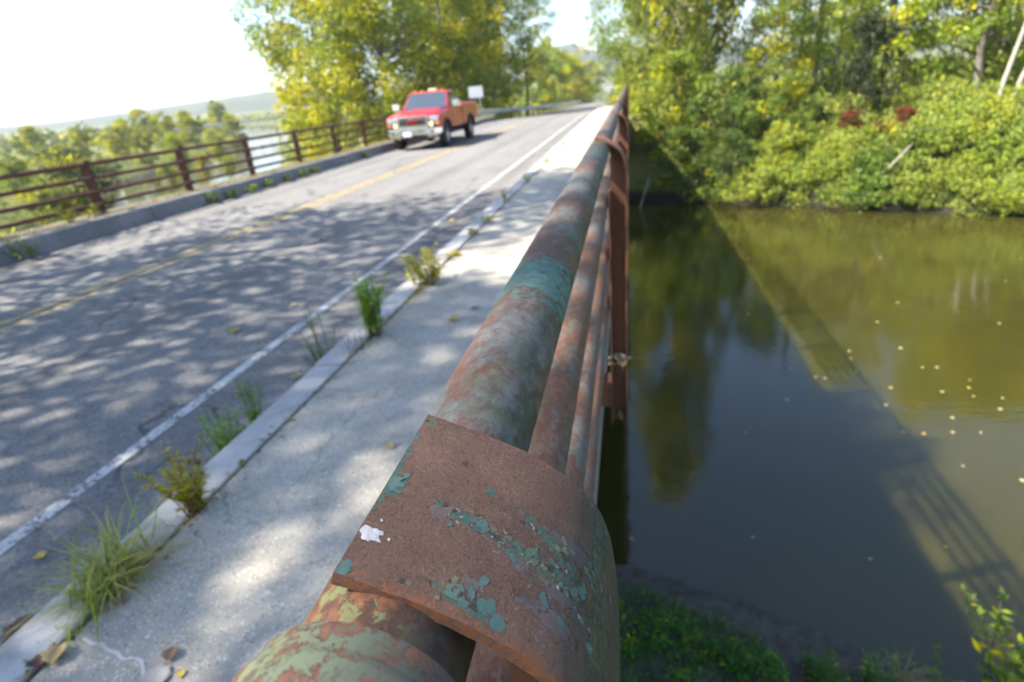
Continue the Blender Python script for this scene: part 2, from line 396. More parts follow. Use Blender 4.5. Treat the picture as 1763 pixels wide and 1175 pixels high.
# ---- vegetation
def m_leaf(name, trans=0.42, yellow=(0.33, 0.27, 0.022), rough=0.55):
    t = NT(name)
    oi = t.n('ObjectInfo'); base = oi.outputs['Color']; yf = oi.outputs['Alpha']
    tint = t.n('Attribute', attribute_name='tint').outputs['Fac']; cl = t.n('Attribute', attribute_name='clump').outputs['Fac']
    y = t.ramp(t.math('ADD', cl, t.math('MULTIPLY', tint, 0.25)), t.math('SUBTRACT', 1.15, yf), t.math('SUBTRACT', 1.35, yf))
    col = t.mix(y, base, yellow)
    hsv = t.n('HueSaturation', {'Hue': t.math('ADD', 0.478, t.math('MULTIPLY', cl, 0.05)), 'Saturation': t.math('ADD', 0.94, t.math('MULTIPLY', tint, 0.22)),
                                'Value': t.math('ADD', 0.90, t.math('MULTIPLY', tint, 1.0)), 'Color': col}).outputs[0]
    d = t.n('BsdfDiffuse', {'Color': hsv}); tr = t.n('BsdfTranslucent', {'Color': hsv})
    g = t.n('BsdfGlossy', {'Color': (0.9, 0.9, 0.9, 1), 'Roughness': rough})
    m = t.n('MixShader', {0: trans, 1: d.outputs[0], 2: tr.outputs[0]})
    m2 = t.n('MixShader', {0: 0.02, 1: m.outputs[0], 2: g.outputs[0]}); t.surface(m2.outputs[0]); return t.mat

def m_ground():
    t = NT('earth_and_grass'); c = t.coord()
    n1 = t.noise(c, 0.05, 5, 0.6); n2 = t.noise(c, 0.6, 5, 0.65); n3 = t.noise(c, 6, 5, 0.7); n4 = t.noise(c, 45, 3, 0.7)
    z = t.n('SeparateXYZ', {0: c}).outputs[2]
    g = t.mix(t.ramp(n1, 0.35, 0.65), (0.090, 0.115, 0.030), (0.150, 0.150, 0.045))
    g = t.mix(t.ramp(n2, 0.5, 0.7, 0, 0.6), g, (0.055, 0.085, 0.022)); g = t.mix(t.ramp(n3, 0.55, 0.75, 0, 0.5), g, (0.12, 0.10, 0.05))
    mud = t.mix(t.ramp(n3, 0.35, 0.65), (0.070, 0.062, 0.050), (0.125, 0.112, 0.094)); mud = t.mix(t.ramp(n4, 0.5, 0.7, 0, 0.5), mud, (0.028, 0.025, 0.02))
    fy = t.n('SeparateXYZ', {0: c}).outputs[1]; mud = t.mix(t.ramp(fy, 14, 18), mud, (0.030, 0.026, 0.020))  # far-bank mud: wet tone, darkened further for the shade under overhanging brush
    wz = t.math('ADD', z, t.math('MULTIPLY', t.math('SUBTRACT', n2, 0.5), 0.5))
    col = t.mix(t.ramp(wz, -5.95, -5.55), mud, g)
    far = t.mix(t.ramp(t.noise(c, 0.012, 6, 0.65), 0.4, 0.6), (0.032, 0.048, 0.018), (0.055, 0.065, 0.024))
    col = t.mix(t.ramp(z, 2.0, 8.0), col, far)
    t.pbsdf(col, 0.9, t.bump(t.math('ADD', n3, t.math('MULTIPLY', n4, 0.5)), 0.7, 0.05), **{'Specular IOR Level': 0.2}); return t.mat

def m_water():
    t = NT('murky_river_water'); c = t.coord()
    w1 = t.noise(t.scalevec(c, (0.9, 2.2, 1)), 3.0, 3, 0.5); w2 = t.noise(t.scalevec(c, (1, 1.3, 1)), 0.35, 3, 0.5)
    h = t.math('ADD', t.math('MULTIPLY', w1, 0.35), t.math('MULTIPLY', w2, 1.0))
    silt = t.noise(c, 0.09, 4, 0.6)
    col = t.mix(t.ramp(silt, 0.35, 0.65), (0.034, 0.031, 0.0065), (0.043, 0.040, 0.009))
    pw = t.pbsdf(col, 0.055, t.bump(h, 0.5, 0.022), **{'IOR': 1.54, 'Specular IOR Level': 0.5, 'Subsurface Weight': 1.0, 'Subsurface Radius': (.30, .32, .25), 'Subsurface Scale': 1.5}); pw.subsurface_method = 'BURLEY'; return t.mat

def m_bark(name, a, b, sc=(1, 1, 0.2)):
    t = NT(name); c = t.coord()
    n = t.noise(t.scalevec(c, sc), 14, 5, 0.65); n2 = t.noise(c, 2.5, 4)
    col = t.mix(t.ramp(n, 0.35, 0.65), a, b); col = t.mix(t.ramp(n2, 0.5, 0.75, 0, 0.4), col, tuple(x * 0.5 for x in a))
    t.pbsdf(col, 0.85, t.bump(n, 0.7, 0.02)); return t.mat

M = dict(
    asphalt=m_asphalt(),
    walk=m_concrete('sidewalk_concrete', (0.325, 0.298, 0.255), (0.41, 0.382, 0.328), (0.50, 0.47, 0.40)),
    curbc=m_concrete('kerb_concrete', (0.16, 0.16, 0.16), (0.235, 0.23, 0.225), (0.4, 0.4, 0.4), False),
    deck=m_concrete('deck_concrete', (0.20, 0.195, 0.18), (0.28, 0.27, 0.25), (0.4, 0.4, 0.4), False),
    white=m_paint_line('worn_white_line', (0.56, 0.55, 0.53), 0.51), yellow=m_paint_line('worn_yellow_line', (0.50, 0.38, 0.15), 0.515),
    rust=m_rust('rusty_steel', (0.25, 0.105, 0.052)), rust_dark=m_rust('dark_rusty_steel', (0.085, 0.036, 0.026)), rust_left=m_rust('rail_rust_brown', (0.12, 0.055, 0.043)),
    cap=m_cap(), rail_top=m_rail('weathered_top_rail_paint', [(0.70, 0.085, 1.0), (2.2, 0.16, 0.3)]),
    rail=m_rail('weathered_rail_paint', [], 1.2, 0.545), sleeve=m_sleeve(),
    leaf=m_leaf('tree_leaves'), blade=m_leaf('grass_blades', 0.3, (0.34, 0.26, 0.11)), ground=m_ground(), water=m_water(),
    bark=m_bark('tree_bark', (0.10, 0.085, 0.07), (0.20, 0.18, 0.15)), barkred=m_bark('reddish_bark', (0.16, 0.085, 0.06), (0.27, 0.16, 0.12)),
    birch=m_bark('pale_bark', (0.30, 0.27, 0.23), (0.46, 0.42, 0.37), (1, 1, 3)),
    dirt=simple('joint_dirt', (0.055, 0.048, 0.034), 0.95, var=0.4, scale=40, bump=0.6), moss=None,
    galv=simple('galvanised_steel', (0.42, 0.44, 0.46), 0.45, 0.7, 0.15, 3), wood=simple('weathered_wood', (0.20, 0.16, 0.12), 0.9, var=0.3, scale=12),
)


# ------------------------------------------------------------------ terrain and river
RIV = np.array([(140, -45.6), (60, -8.3), (20, 10.4), (0, 19.75), (-15, 26.8), (-28, 37), (-42, 56), (-54, 79), (-66, 106), (-85, 142), (-120, 192), (-180, 262), (-300, 380)], float)
RHW = np.array([12.5, 12.3, 12.2, 12.2, 12.2, 12.0, 11.5, 11.5, 11.5, 11, 11, 11, 11])
def river_d(x, y):
    """distance outside the water's edge (negative in the river)"""
    x = np.asarray(x, float); y = np.asarray(y, float); best = np.full(x.shape, 1e9)
    for i in range(len(RIV) - 1):
        a, b = RIV[i], RIV[i + 1]; ab = b - a; L2 = ab @ ab
        t = np.clip(((x - a[0]) * ab[0] + (y - a[1]) * ab[1]) / L2, 0, 1)
        d = np.hypot(x - a[0] - t * ab[0], y - a[1] - t * ab[1]) - (RHW[i] * (1 - t) + RHW[i + 1] * t)
        best = np.minimum(best, d)
    return best
def sm(x, a, b):
    t = np.clip((np.asarray(x, float) - a) / (b - a), 0, 1); return t * t * (3 - 2 * t)
RY = [-80, 0, 36, 54, 98, 150, 220, 300, 420, 600, 760]
RZ = [-1.65, -1.65, -1.65, -2.15, -3.2, -4.1, -4.5, -4.3, -1.6, 5.2, 12.5]
RX = [0, 0, 0, 0, 0, 0, 0, -2.5, -9.5, -23, -40]
def road_z(y): return np.interp(y, RY, RZ)
def road_x(y): return np.interp(y, RY, RX)
def wob(x, y):
    return (np.sin(x * .31 + 1.3 * np.sin(y * .17)) * np.cos(y * .27 + .9 * np.sin(x * .21)) * .5 + np.sin(x * .9 + y * .4) * np.cos(y * .77 - x * .3) * .22)
def ground_z(x, y):
    x = np.asarray(x, float); y = np.asarray(y, float)
    nearb = sm(np.hypot(x - 2.5, y - 4.5), 5, 9)
    d = river_d(x, y) + 0.45 * wob(x * 1.3, y * 1.3) * (.12 + .88 * nearb) + .12 * (1 - nearb)
    s = y + .467 * x
    terr = -4.45 + .28 * wob(x * .25, y * .25) + np.where((s > 20) & (x > -2), .55, 0)
    steep = np.where((s > 20) & (x > -9), 2.6, 5.5)
    steep = np.where((s < 20) & (x > -7), 9.0, steep)
    bank = -6.2 + (terr + 6.2) * sm(d / steep, 0, 1) + .05 * wob(x * 4, y * 4) * sm(d, -.2, 1)
    z = np.where(d > 0, bank, -6.2 - 1.0 * sm(-d, 0, 2.5))
    # road embankment outside the span
    rx = np.abs(x - road_x(y) + 5.2); rz = road_z(y)
    emb = rz - .22 - np.maximum(0, rx - 5.4) * .62
    on = ((s < -1.5) | (s > 37.0))
    z = np.where(on & (d > .5), np.maximum(z, emb), z)
    low = rz - .22 + np.maximum(0, rx - 6.5) * .5
    z = np.where((y > 40) & (rx < 16), np.minimum(z, low), z)
    # rising valley side and hills far off
    r = np.hypot(x, y); az = np.degrees(np.arctan2(x, y))
    up = sm(y, 230, 620) * sm(np.abs(az + 1), 16, 6) * np.interp(y, [230, 300, 420, 600, 760], [0, .1, 2.6, 9.4, 16.6])
    z = z + up * (rx > 16) + np.where(rx <= 16, up * 0, 0)
    ridge = np.interp(az, [-180, -70, -52, -46, -42, -37, -33, -28, -22, -14, -9, -7, -5.5, -4.5, -3, 2, 12, 30, 180], [.5, .4, .40, .5, .72, 1.1, 1.35, 1.4, 1.6, 1.8, 2.2, 2.5, 2.55, 2.3, 1.9, 1.7, 1.6, 1.4, 1])
    hill = np.tan(np.radians(ridge)) * 1700 + 8 + 3.5 * np.sin(az * 2.3) + 2.0 * np.sin(az * 5.1 + 1)
    z = z + hill * sm(r, 850, 1650)
    return z
def gz(x, y): return float(ground_z(np.array([x]), np.array([y]))[0])

u = np.linspace(-1, 1, 300)
gx = np.sign(u) * (np.abs(u) * 70 + 2100 * np.abs(u) ** 6.5)
v_ = np.linspace(-.62, 1, 320)
gy = 14 + np.sign(v_) * (np.abs(v_) * 85 + 2100 * np.abs(v_) ** 6.5)
XX, YY = np.meshgrid(gx, gy); ZZ = ground_z(XX, YY)
nx, ny = len(gx), len(gy)
idx = np.arange(nx * ny).reshape(ny, nx)
q = np.stack([idx[:-1, :-1], idx[:-1, 1:], idx[1:, 1:], idx[1:, :-1]], -1).reshape(-1, 4)
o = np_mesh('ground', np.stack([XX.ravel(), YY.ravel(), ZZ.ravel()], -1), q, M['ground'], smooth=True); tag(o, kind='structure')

# water sheet following the river, a few metres wider than the water's edge
cl = []
for i in range(len(RIV) - 1):
    for k in range(10): t = k / 10; cl.append((RIV[i] * (1 - t) + RIV[i + 1] * t, RHW[i] * (1 - t) + RHW[i + 1] * t))
cl.append((RIV[-1], RHW[-1]))
wv = []; wf = []
for i, (p, w) in enumerate(cl):
    a = cl[max(i - 1, 0)][0]; b = cl[min(i + 1, len(cl) - 1)][0]; tdir = (b - a) / np.linalg.norm(b - a); nrm = np.array([-tdir[1], tdir[0]])
    for s_ in (-1, 1): q_ = p + nrm * s_ * (w + 3.0); wv.append((q_[0], q_[1], -HW))
for i in range(len(cl) - 1): wf.append((2 * i, 2 * i + 1, 2 * i + 3, 2 * i + 2))
o = MB().add(wv, wf).build('river_water', M['water']); tag(o, kind='structure')


# ------------------------------------------------------------------ road, markings, sidewalk, kerbs
def strip(name, x0, x1, ys, dz, mat, parent=None):
    b = MB(); vs = []; fs = []
    for y in ys:
        ox = float(road_x(y)); z = float(road_z(y)) + dz
        vs += [(x0 + ox, y, z), (x1 + ox, y, z)]
    for i in range(len(ys) - 1): fs.append((2 * i, 2 * i + 1, 2 * i + 3, 2 * i + 2))
    return b.add(vs, fs).build(name, mat, parent)
ys = list(np.arange(-30, 100, 3.0)) + list(np.arange(100, 760, 12.0))
road = tag(strip('road', -8.70, -1.60, ys, 0, M['asphalt']), kind='structure')
tag(strip('white_edge_line', -2.745, -2.662, ys, .004, M['white']), kind='structure')
for x0 in (-5.99, -5.79):
    tag(strip('yellow_centre_line', x0, x0 + .085, ys, .004, M['yellow']), kind='structure')
Y0, Y1 = -4.0, 36.2
side = MB().box(-1.535, -.150, Y0, Y1, ZS - .30, ZS).build('sidewalk', M['walk'], bevel=.006); tag(side, kind='structure')
tag(MB().box(-1.556, -1.5362, Y0, Y1, ZS - .3, ZS - .014).build('joint_dirt', M['dirt'], side), kind='stuff')
# right kerb: granite stones set end to end
M['shelf'] = simple('dirty_shelf', (0.115, 0.10, 0.065), .95, var=.45, scale=5, bump=.5)
M['granite'] = m_concrete('granite_kerb', (0.40, 0.385, 0.37), (0.47, 0.455, 0.44), (0.4, 0.4, 0.4), False)
kerb = bpy.data.objects.new('kerb', None); link(kerb); tag(kerb, kind='structure'); kerb.location = (-1.64, 0, ZR)
y = Y0; i = 0; jr = random.Random(3)
joints = [-4, -2.0, -.42, 1.11, 2.585, 3.66, 4.80, 6.3] + [6.3 + 1.9 * k for k in range(1, 16)]
for a, b in zip(joints[:-1], joints[1:]):
    dz = jr.uniform(-.006, .004); dx = jr.uniform(-.006, .006)
    st = MB().box(-.085 + dx, .083 + dx * .3, a + .004, b - .004, -.03, .352 + dz).build('kerb_stone', M['granite'], kerb, bevel=.012)
# left kerb: long concrete pieces, dirt shelf behind it
lk = bpy.data.objects.new('kerb', None); link(lk); tag(lk, kind='structure'); lk.location = (-8.78, 0, ZR)
a = -3.0
while a < 37:
    b = a + 3.05
    MB().prism([(-.17, -.2), (.17, -.2), (.15, 0), (.085, .255), (-.17, .262)], 'y', a + .005, b - .005).build('kerb_stone', M['curbc'], lk, bevel=.012)
    a = b
tag(MB().box(-9.56, -8.953, -3, 37.5, -1.85, -1.402).build('deck_edge', M['shelf']), kind='structure')
# pale crack seam on the sidewalk
pts = [(-1.50, .862), (-1.455, .850), (-1.427, .853), (-1.395, .838), (-1.361, .834), (-1.325, .818), (-1.289, .826), (-1.265, .818), (-1.249, .803), (-1.236, .79), (-1.222, .772), (-1.20, .75)]
vs = []; fs = []
for k, (px, py) in enumerate(pts):
    w = .0035 + .003 * random.random(); vs += [(px - w * .4, py - w, ZS + .0015), (px + w * .4, py + w, ZS + .0015)]
    if k: n = 2 * k; fs.append((n - 2, n - 1, n + 1, n))
MB().add(vs, fs).build('crack_seam', simple('pale_crack_fill', (0.50, 0.48, 0.46), .9), side)

# bridge: deck, girders, abutments
br = thing('road_bridge', 'long concrete road bridge carrying the two lane road and sidewalk over the river', 'bridge', (-4.6, 19.5, -6.2))
B = lambda x: x + 4.6
MB().box(B(-9.45), B(-.17), -2.5 - 19.5, 36.5 - 19.5, 6.2 - 2.02, 6.2 - 1.67).build('deck_slab', M['deck'], br)
for gx_ in (-8.6, -6.6, -4.6, -2.6, -.62):
    MB().box(B(gx_ - .16), B(gx_ + .16), -2 - 19.5, 36 - 19.5, 6.2 - 2.95, 6.2 - 2.022).build('girder', M['rust_dark'], br)
for s0, s1 in ((-1.6, -.2), (35.4, 37.2)):
    b = MB(); xs = (B(-10.2), B(-.15))
    poly = [(xs[0], s0 + .467 * 10.2 - 19.5), (xs[1], s0 + .467 * .15 - 19.5), (xs[1], s1 + .467 * .15 - 19.5), (xs[0], s1 + .467 * 10.2 - 19.5)]
    b.prism(poly, 'z', -1.2, 6.2 - 2.1).build('abutment', M['deck'], br)

# ------------------------------------------------------------------ railings
PROF = [(-.1405, -.2055), (-.132, -.2085), (-.122, -.2122), (-.114, -.2153), (-.106, -.2187), (-.095, -.2233), (-.084, -.228), (-.073, -.2338), (-.063, -.240), (-.054, -.2462), (-.046, -.253), (-.038, -.2602), (-.031, -.268),
        (-.025, -.2765), (-.020, -.286), (-.0163, -.297), (-.0135, -.310), (-.0115, -.324), (-.010, -.34), (-.0088, -.36), (-.008, -.38), (-.0076, -.42), (-.0075, -.50), (-.0075, -.72), (-.0075, -1.0), (-.0075, -1.62)]
def offset_prof(P, t):
    out = []
    for i, p in enumerate(P):
        a = P[max(i - 1, 0)]; b = P[min(i + 1, len(P) - 1)]; dx, dz = b[0] - a[0], b[1] - a[1]; L = math.hypot(dx, dz)
        out.append((p[0] + dz / L * t, p[1] - dx / L * t))
    return out
INNER = offset_prof(PROF, .0075)

def flange_mb(y0, y1, ny_, sx=1.0, prof=PROF, jitter=0.0):
    """curved strap: over the top rail and straight down the outer side"""
    inner = offset_prof(prof, .0075)
    S = [0.0]
    for a, b in zip(prof[:-1], prof[1:]): S.append(S[-1] + math.hypot(b[0] - a[0], b[1] - a[1]))
    b = MB(); n = len(prof); vs = []; uv = []
    yy = [y0 + (y1 - y0) * k / ny_ for k in range(ny_ + 1)]
    jr_ = random.Random(5)
    for side_, P in ((0, prof), (1, inner)):
        for j, y_ in enumerate(yy):
            for i, p in enumerate(P):
                ed = jitter * (jr_.random() - .5) if j in (0, ny_) else 0
                vs.append((p[0] * sx, y_ + ed, p[1] + jitter * .25 * (jr_.random() - .5))); uv.append((y_, S[i]))
    N = n * (ny_ + 1); fs = []
    for j in range(ny_):
        for i in range(n - 1):
            a0 = j * n + i; fs.append((a0, a0 + 1, a0 + n + 1, a0 + n)); fs.append((N + a0, N + a0 + n, N + a0 + n + 1, N + a0 + 1))
    for i in range(n - 1):
        fs.append((i, N + i, N + i + 1, i + 1)); c0 = ny_ * n; fs.append((c0 + i, c0 + i + 1, N + c0 + i + 1, N + c0 + i))
    for j in range(ny_):
        a0 = j * n; fs.append((a0, a0 + n, N + a0 + n, N + a0)); e0 = j * n + n - 1; fs.append((e0, N + e0, N + e0 + n, e0 + n))
    return b.add(vs, fs, uv)

def web_poly(zbot):
    P = [p for p in INNER if p[1] > zbot]
    poly = [(p[0] - .0004, p[1] - .0004) for p in P if p[0] > -.072]
    poly += [(poly[-1][0], zbot), (-.0795, zbot), (-.0795, -.45), (-.0795, -.262), (-.078, -.252)]
    return poly

PITCH = 2.32; PY0 = .257
RAILZ = [-.262, -.498, -.733, -.968]
rr = thing('bridge_railing', 'long rusty pipe railing with peeling teal paint in the foreground beside the sidewalk', 'railing', (-.125, 0, ZS))
OFF = Matrix.Translation((.125, 0, -ZS))
def shift(o): o.data.transform(OFF); return o
RLY0, RLY1 = -.9, 34.6
def rail_path(x, z, y0, y1):
    return [(x, y0 + (y1 - y0) * k / 90, z) for k in range(91)]
shiftmat = (.125, 0, 1.30)
o = MB().tube(rail_path(0, RAILZ[0] + 1.3, .10, RLY1), .0445, 48, True).build('top_rail', M['rail_top'], rr, True, autosmooth=50)
for z in RAILZ[1:]:
    MB().tube(rail_path(0, z + 1.3, RLY0, RLY1), .0362, 28, True).build('rail', M['rail'], rr, True, autosmooth=50)
# splice sleeve under the camera: collar then a wider pipe
sl = [(0, -.9, 1.038), (0, .1405, 1.038), (0, .1425, 1.038), (0, .146, 1.038), (0, .1475, 1.038), (0, .158, 1.038), (0, .161, 1.038), (0, .1625, 1.038)]
b = MB(); b.tube(sl, [.0585, .0585, .0578, .0560, .0548, .0546, .0530, .0447], 48, True)
b.build('rail_sleeve', M['sleeve'], rr, True, autosmooth=40)

def make_post(mat_flange, mat_web, fine=False):
    web = shift(MB().prism(web_poly(-1.60), 'y', -.0045, .0045).build('post', mat_web, rr))
    fl = shift(flange_mb(-.073, .073, 26 if fine else 4, jitter=.0012 if fine else 0).build('flange', mat_flange, web, True, uv=True, autosmooth=40))
    if not fine: fl.modifiers.new('bevel', 'BEVEL').width = .0015
    shift(MB().box(-.0875, -.0805, -.06, .06, -1.60, -.43).build('inner_flange', mat_web, web))
    shift(MB().box(-.0795, -.0165, -.055, -.0052, -1.262, -1.252).build('stiffener_plate', mat_web, web))
    shift(MB().box(-.20, -.0880, -.05, .05, -1.50, -1.36).build('bracket', mat_web, web))
    return web
p0 = make_post(M['cap'], M['rust'], True); p0.location = (0, PY0, 0)
# the near flange material is laid out along the bridge, so its UV carries the world y
uvl = p0.children[0].data.uv_layers[0] if p0.children[0].name.startswith('flange') else None
for ch in p0.children:
    if ch.name.startswith('flange'):
        lay = ch.data.uv_layers[0]; a = np.empty(len(ch.data.loops) * 2, np.float32); lay.data.foreach_get('uv', a); a[0::2] += PY0; lay.data.foreach_set('uv', a)
p0['label'] = 'near post with broad brown rust and teal paint flakes on its curved cap'
p1 = make_post(M['rust'], M['rust']); p1.location = (0, PY0 + PITCH, 0)
for k in range(2, 15):
    c = p1.copy(); link(c, rr); c.location = (0, PY0 + PITCH * k, 0)
    for ch in p1.children: d = ch.copy(); link(d, c)
c = p1.copy(); link(c, rr); c.location = (0, PY0 - PITCH * .42, 0)
for ch in p1.children: d = ch.copy(); link(d, c)
# splash of bird dropping on the near cap
def on_cap(yv, sarc):
    S = 0
    for a, b in zip(PROF[:-1], PROF[1:]):
        L = math.hypot(b[0] - a[0], b[1] - a[1])
        if S + L >= sarc: t = (sarc - S) / L; return (a[0] + (b[0] - a[0]) * t, yv, a[1] + (b[1] - a[1]) * t)
        S += L
b = MB(); rd = random.Random(4)
for (cy_, cs_, r_) in ((.2128, .0072, .0060), (.2150, .0095, .0032), (.2105, .0058, .0030), (.2137, .0172, .0011), (.2245, .0085, .0009)):
    ring = []
    for k in range(16):
        a_ = 2 * math.pi * k / 16; q_ = r_ * (.55 + .75 * rd.random()); ring.append(on_cap(cy_ + math.sin(a_) * q_, max(.0006, cs_ + math.cos(a_) * q_)))
    cc = on_cap(cy_, cs_)
    base = [(p[0], p[1], p[2] + .0003) for p in ring]; top = [(cc[0] + (p[0] - cc[0]) * .72, cc[1] + (p[1] - cc[1]) * .72, p[2] + (cc[2] - p[2]) * .28 + .0007) for p in ring]
    n = 16
    b.add(base + top + [(cc[0], cc[1], cc[2] + .0008)], [(k, (k + 1) % n, n + (k + 1) % n, n + k) for k in range(n)] + [(n + k, n + (k + 1) % n, 2 * n) for k in range(n)])
o = b.build('bird_dropping', simple('chalky_white', (0.52, 0.51, 0.55), .85, var=.35, scale=320, bump=.6), rr, True); shift(o); o['label'] = 'chalky white bird dropping on the near cap'

# curled paint flakes still clinging to the near cap
def flakes(name, mat, centres, n, size, seed, lift):
    rd = random.Random(seed); b = MB()
    for _ in range(n):
        cy_, cs_, sy, ss = rd.choice(centres); y0_ = cy_ + rd.gauss(0, sy); s0_ = max(.002, cs_ + rd.gauss(0, ss)); q = size * rd.uniform(.35, 1.25); m = 9; a0 = rd.uniform(0, 6.28); ring = []; el = rd.uniform(.45, 1.0); ca = rd.uniform(0, 6.28)
        if not .1855 < y0_ < .327: continue
        for k in range(m):
            a_ = 2 * math.pi * k / m; rr2 = q * rd.uniform(.45, 1.2); du, dv = math.cos(a_) * rr2, math.sin(a_) * rr2 * el; du, dv = du * math.cos(a0) - dv * math.sin(a0), du * math.sin(a0) + dv * math.cos(a0)
            p = on_cap(min(.3288, max(.1845, y0_ + du)), max(.001, s0_ + dv)); cu_ = lift * max(0, math.cos(a_ - ca)) ** 2 * rd.uniform(.5, 1.3); ring.append((p[0] + .25 * cu_, p[1], p[2] + .00022 + cu_))
        c = on_cap(y0_, s0_); cc = (c[0], c[1], c[2] + .00024)
        b.add(ring + [(x_, y_, z_ - .0006) for x_, y_, z_ in ring] + [cc], [(k, (k + 1) % m, 2 * m) for k in range(m)] + [(k, m + k, m + (k + 1) % m, (k + 1) % m) for k in range(m)])
    o_ = b.build(name, mat, rr); shift(o_); return tag(o_, kind='stuff')
ST = [(.2475, .048, .004, .010), (.245, .066, .004, .010), (.243, .092, .006, .014), (.242, .118, .008, .012), (.262, .108, .006, .014)]
LO = [(.196, .060, .004, .012), (.197, .074, .004, .006)]; ED = [(.254, .005, .010, .003), (.275, .003, .02, .001), (.190, .003, .002, .001)]; OUT = [(.23, .14, .025, .012), (.28, .148, .025, .012)]
flakes('teal_paint_flakes', simple('teal_paint_flake', (.062, .125, .108), .5, var=.35, scale=300, bump=.4), ST + LO + ED + OUT, 52, .0046, 5, .00022)
flakes('olive_paint_flakes', simple('olive_paint_flake', (.115, .125, .070), .55, var=.35, scale=300, bump=.4), ST[1:] + LO + OUT, 34, .0040, 6, .00022)
flakes('pale_paint_flakes', simple('pale_primer_flake', (.27, .235, .22), .7, var=.35, scale=300, bump=.4), ST + OUT[:1], 40, .0014, 7, .0002)
flakes('dark_scale_flakes', simple('dark_rust_scale', (.050, .034, .030), .8, var=.4, scale=300, bump=.5), ST + LO + [(.25, .09, .04, .05)], 34, .0024, 8, .00015)

# left railing: the same straps mirrored, plain dark rust
lr = thing('bridge_railing', 'dark brown four rail railing along the far left kerb', 'railing', (-9.26, 0, -1.40))
LZ = [-.552, -.790, -1.022, -1.235]
for k, z in enumerate(LZ):
    MB().tube([(0, -2.5 + 27.6 * j / 40, z + 1.40) for j in range(41)], .037 if k == 0 else .033, 16).build('top_rail' if k == 0 else 'rail', M['rust_left'], lr, True, autosmooth=50)
dzl = LZ[0] - RAILZ[0] + .006
def make_left_post():
    pf = [(p[0] + .125, p[1] + dzl + 1.40) for p in PROF if p[1] > -1.0] + [(.1175, 0.0)]
    ins = offset_prof(pf, .0075)
    poly = [p for p in ins if p[0] > .055]; poly += [(.046, 0.0), (.046, poly[0][1] - .01)]
    web = MB().prism([(-p[0], p[1]) for p in poly], 'y', -.006, .006).build('post', M['rust_left'], lr)
    flange_mb(-.073, .073, 2, -1.0, pf).build('flange', M['rust_left'], web, True, uv=True, autosmooth=40)
    MB().box(-.052, -.0445, -.073, .073, 0, .80).build('inner_flange', M['rust_left'], web)
    MB().box(-.16, -.02, -.11, .11, -.004, .018).build('base_plate', M['rust_left'], web)
    return web
lp = make_left_post(); lp.location = (0, 8.78, 0)
for k in (-4, -3, -2, -1, 1, 2, 3, 4, 5, 6, 7):
    c = lp.copy(); link(c, lr); c.location = (0, 8.78 + 2.32 * k, 0)
    for ch in lp.children: d = ch.copy(); link(d, c)

# ------------------------------------------------------------------ guardrail, sign
gr = thing('guardrail', 'grey steel W-beam guardrail running on from the end of the left railing', 'guardrail', (-9.35, 37.6, ZR))
wprof = [(-.02, .31), (.04, .27), (.045, .22), (-.01, .17), (-.01, .14), (.045, .09), (.04, .04), (-.02, 0)]
b = MB(); vs = []; fs = []; yy = [0, 4, 8, 14, 20, 28, 36, 46, 60, 80, 100, 130, 160]
for y in yy:
    dz = float(road_z(37.6 + y)) - ZR
    vs += [(p[0], y, p[1] + .44 + dz) for p in wprof] + [(p[0] - .012, y, p[1] + .44 + dz) for p in wprof]
n = len(wprof)
for j in range(len(yy) - 1):
    for i in range(n - 1):
        a0 = j * 2 * n + i; fs += [(a0, a0 + 1, a0 + 2 * n + 1, a0 + 2 * n), (a0 + n, a0 + 3 * n, a0 + 3 * n + 1, a0 + n + 1)]
    a0 = j * 2 * n; fs += [(a0, a0 + 2 * n, a0 + 3 * n, a0 + n), (a0 + n - 1, a0 + 2 * n - 1, a0 + 4 * n - 1, a0 + 3 * n - 1)]
fs += [tuple(range(n)) + tuple(range(2 * n - 1, n - 1, -1))]
b.add(vs, fs).build('beam', M['galv'], gr)
gp = MB().box(-.20, -.03, -.07, .07, -.7, .80).build('post', M['wood'], gr); gp.location = (0, .4, 0)
for k in range(1, 42):
    c = gp.copy(); link(c, gr); y = .4 + 3.81 * k; c.location = (0, y, float(road_z(37.6 + y)) - ZR)
sg = thing('road_sign', 'blank pale rectangular sign panel on a thin post behind the pickup truck', 'sign', (-10.1, 40.6, -2.3), R(4))
def rrect(w, h, r, n=4):
    P = []
    for cx_, cz_, a0 in ((w - r, h - r, 0), (-w + r, h - r, 90), (-w + r, -h + r, 180), (w - r, -h + r, 270)):
        for k in range(n + 1): a_ = R(a0 + 90 * k / n); P.append((cx_ + r * math.cos(a_), cz_ + r * math.sin(a_)))
    return P
M['signw'] = simple('sign_face', (0.50, 0.52, 0.54), .5, var=.06, scale=3)
MB().prism([(p[0], p[1] + 2.42) for p in rrect(.48, .35, .05)], 'y', -.04, -.034).build('panel', M['signw'], sg)
MB().box(-.0300 + .22, .0300 + .22, -.033, .02, -.6, 2.72).build('post', M['galv'], sg)

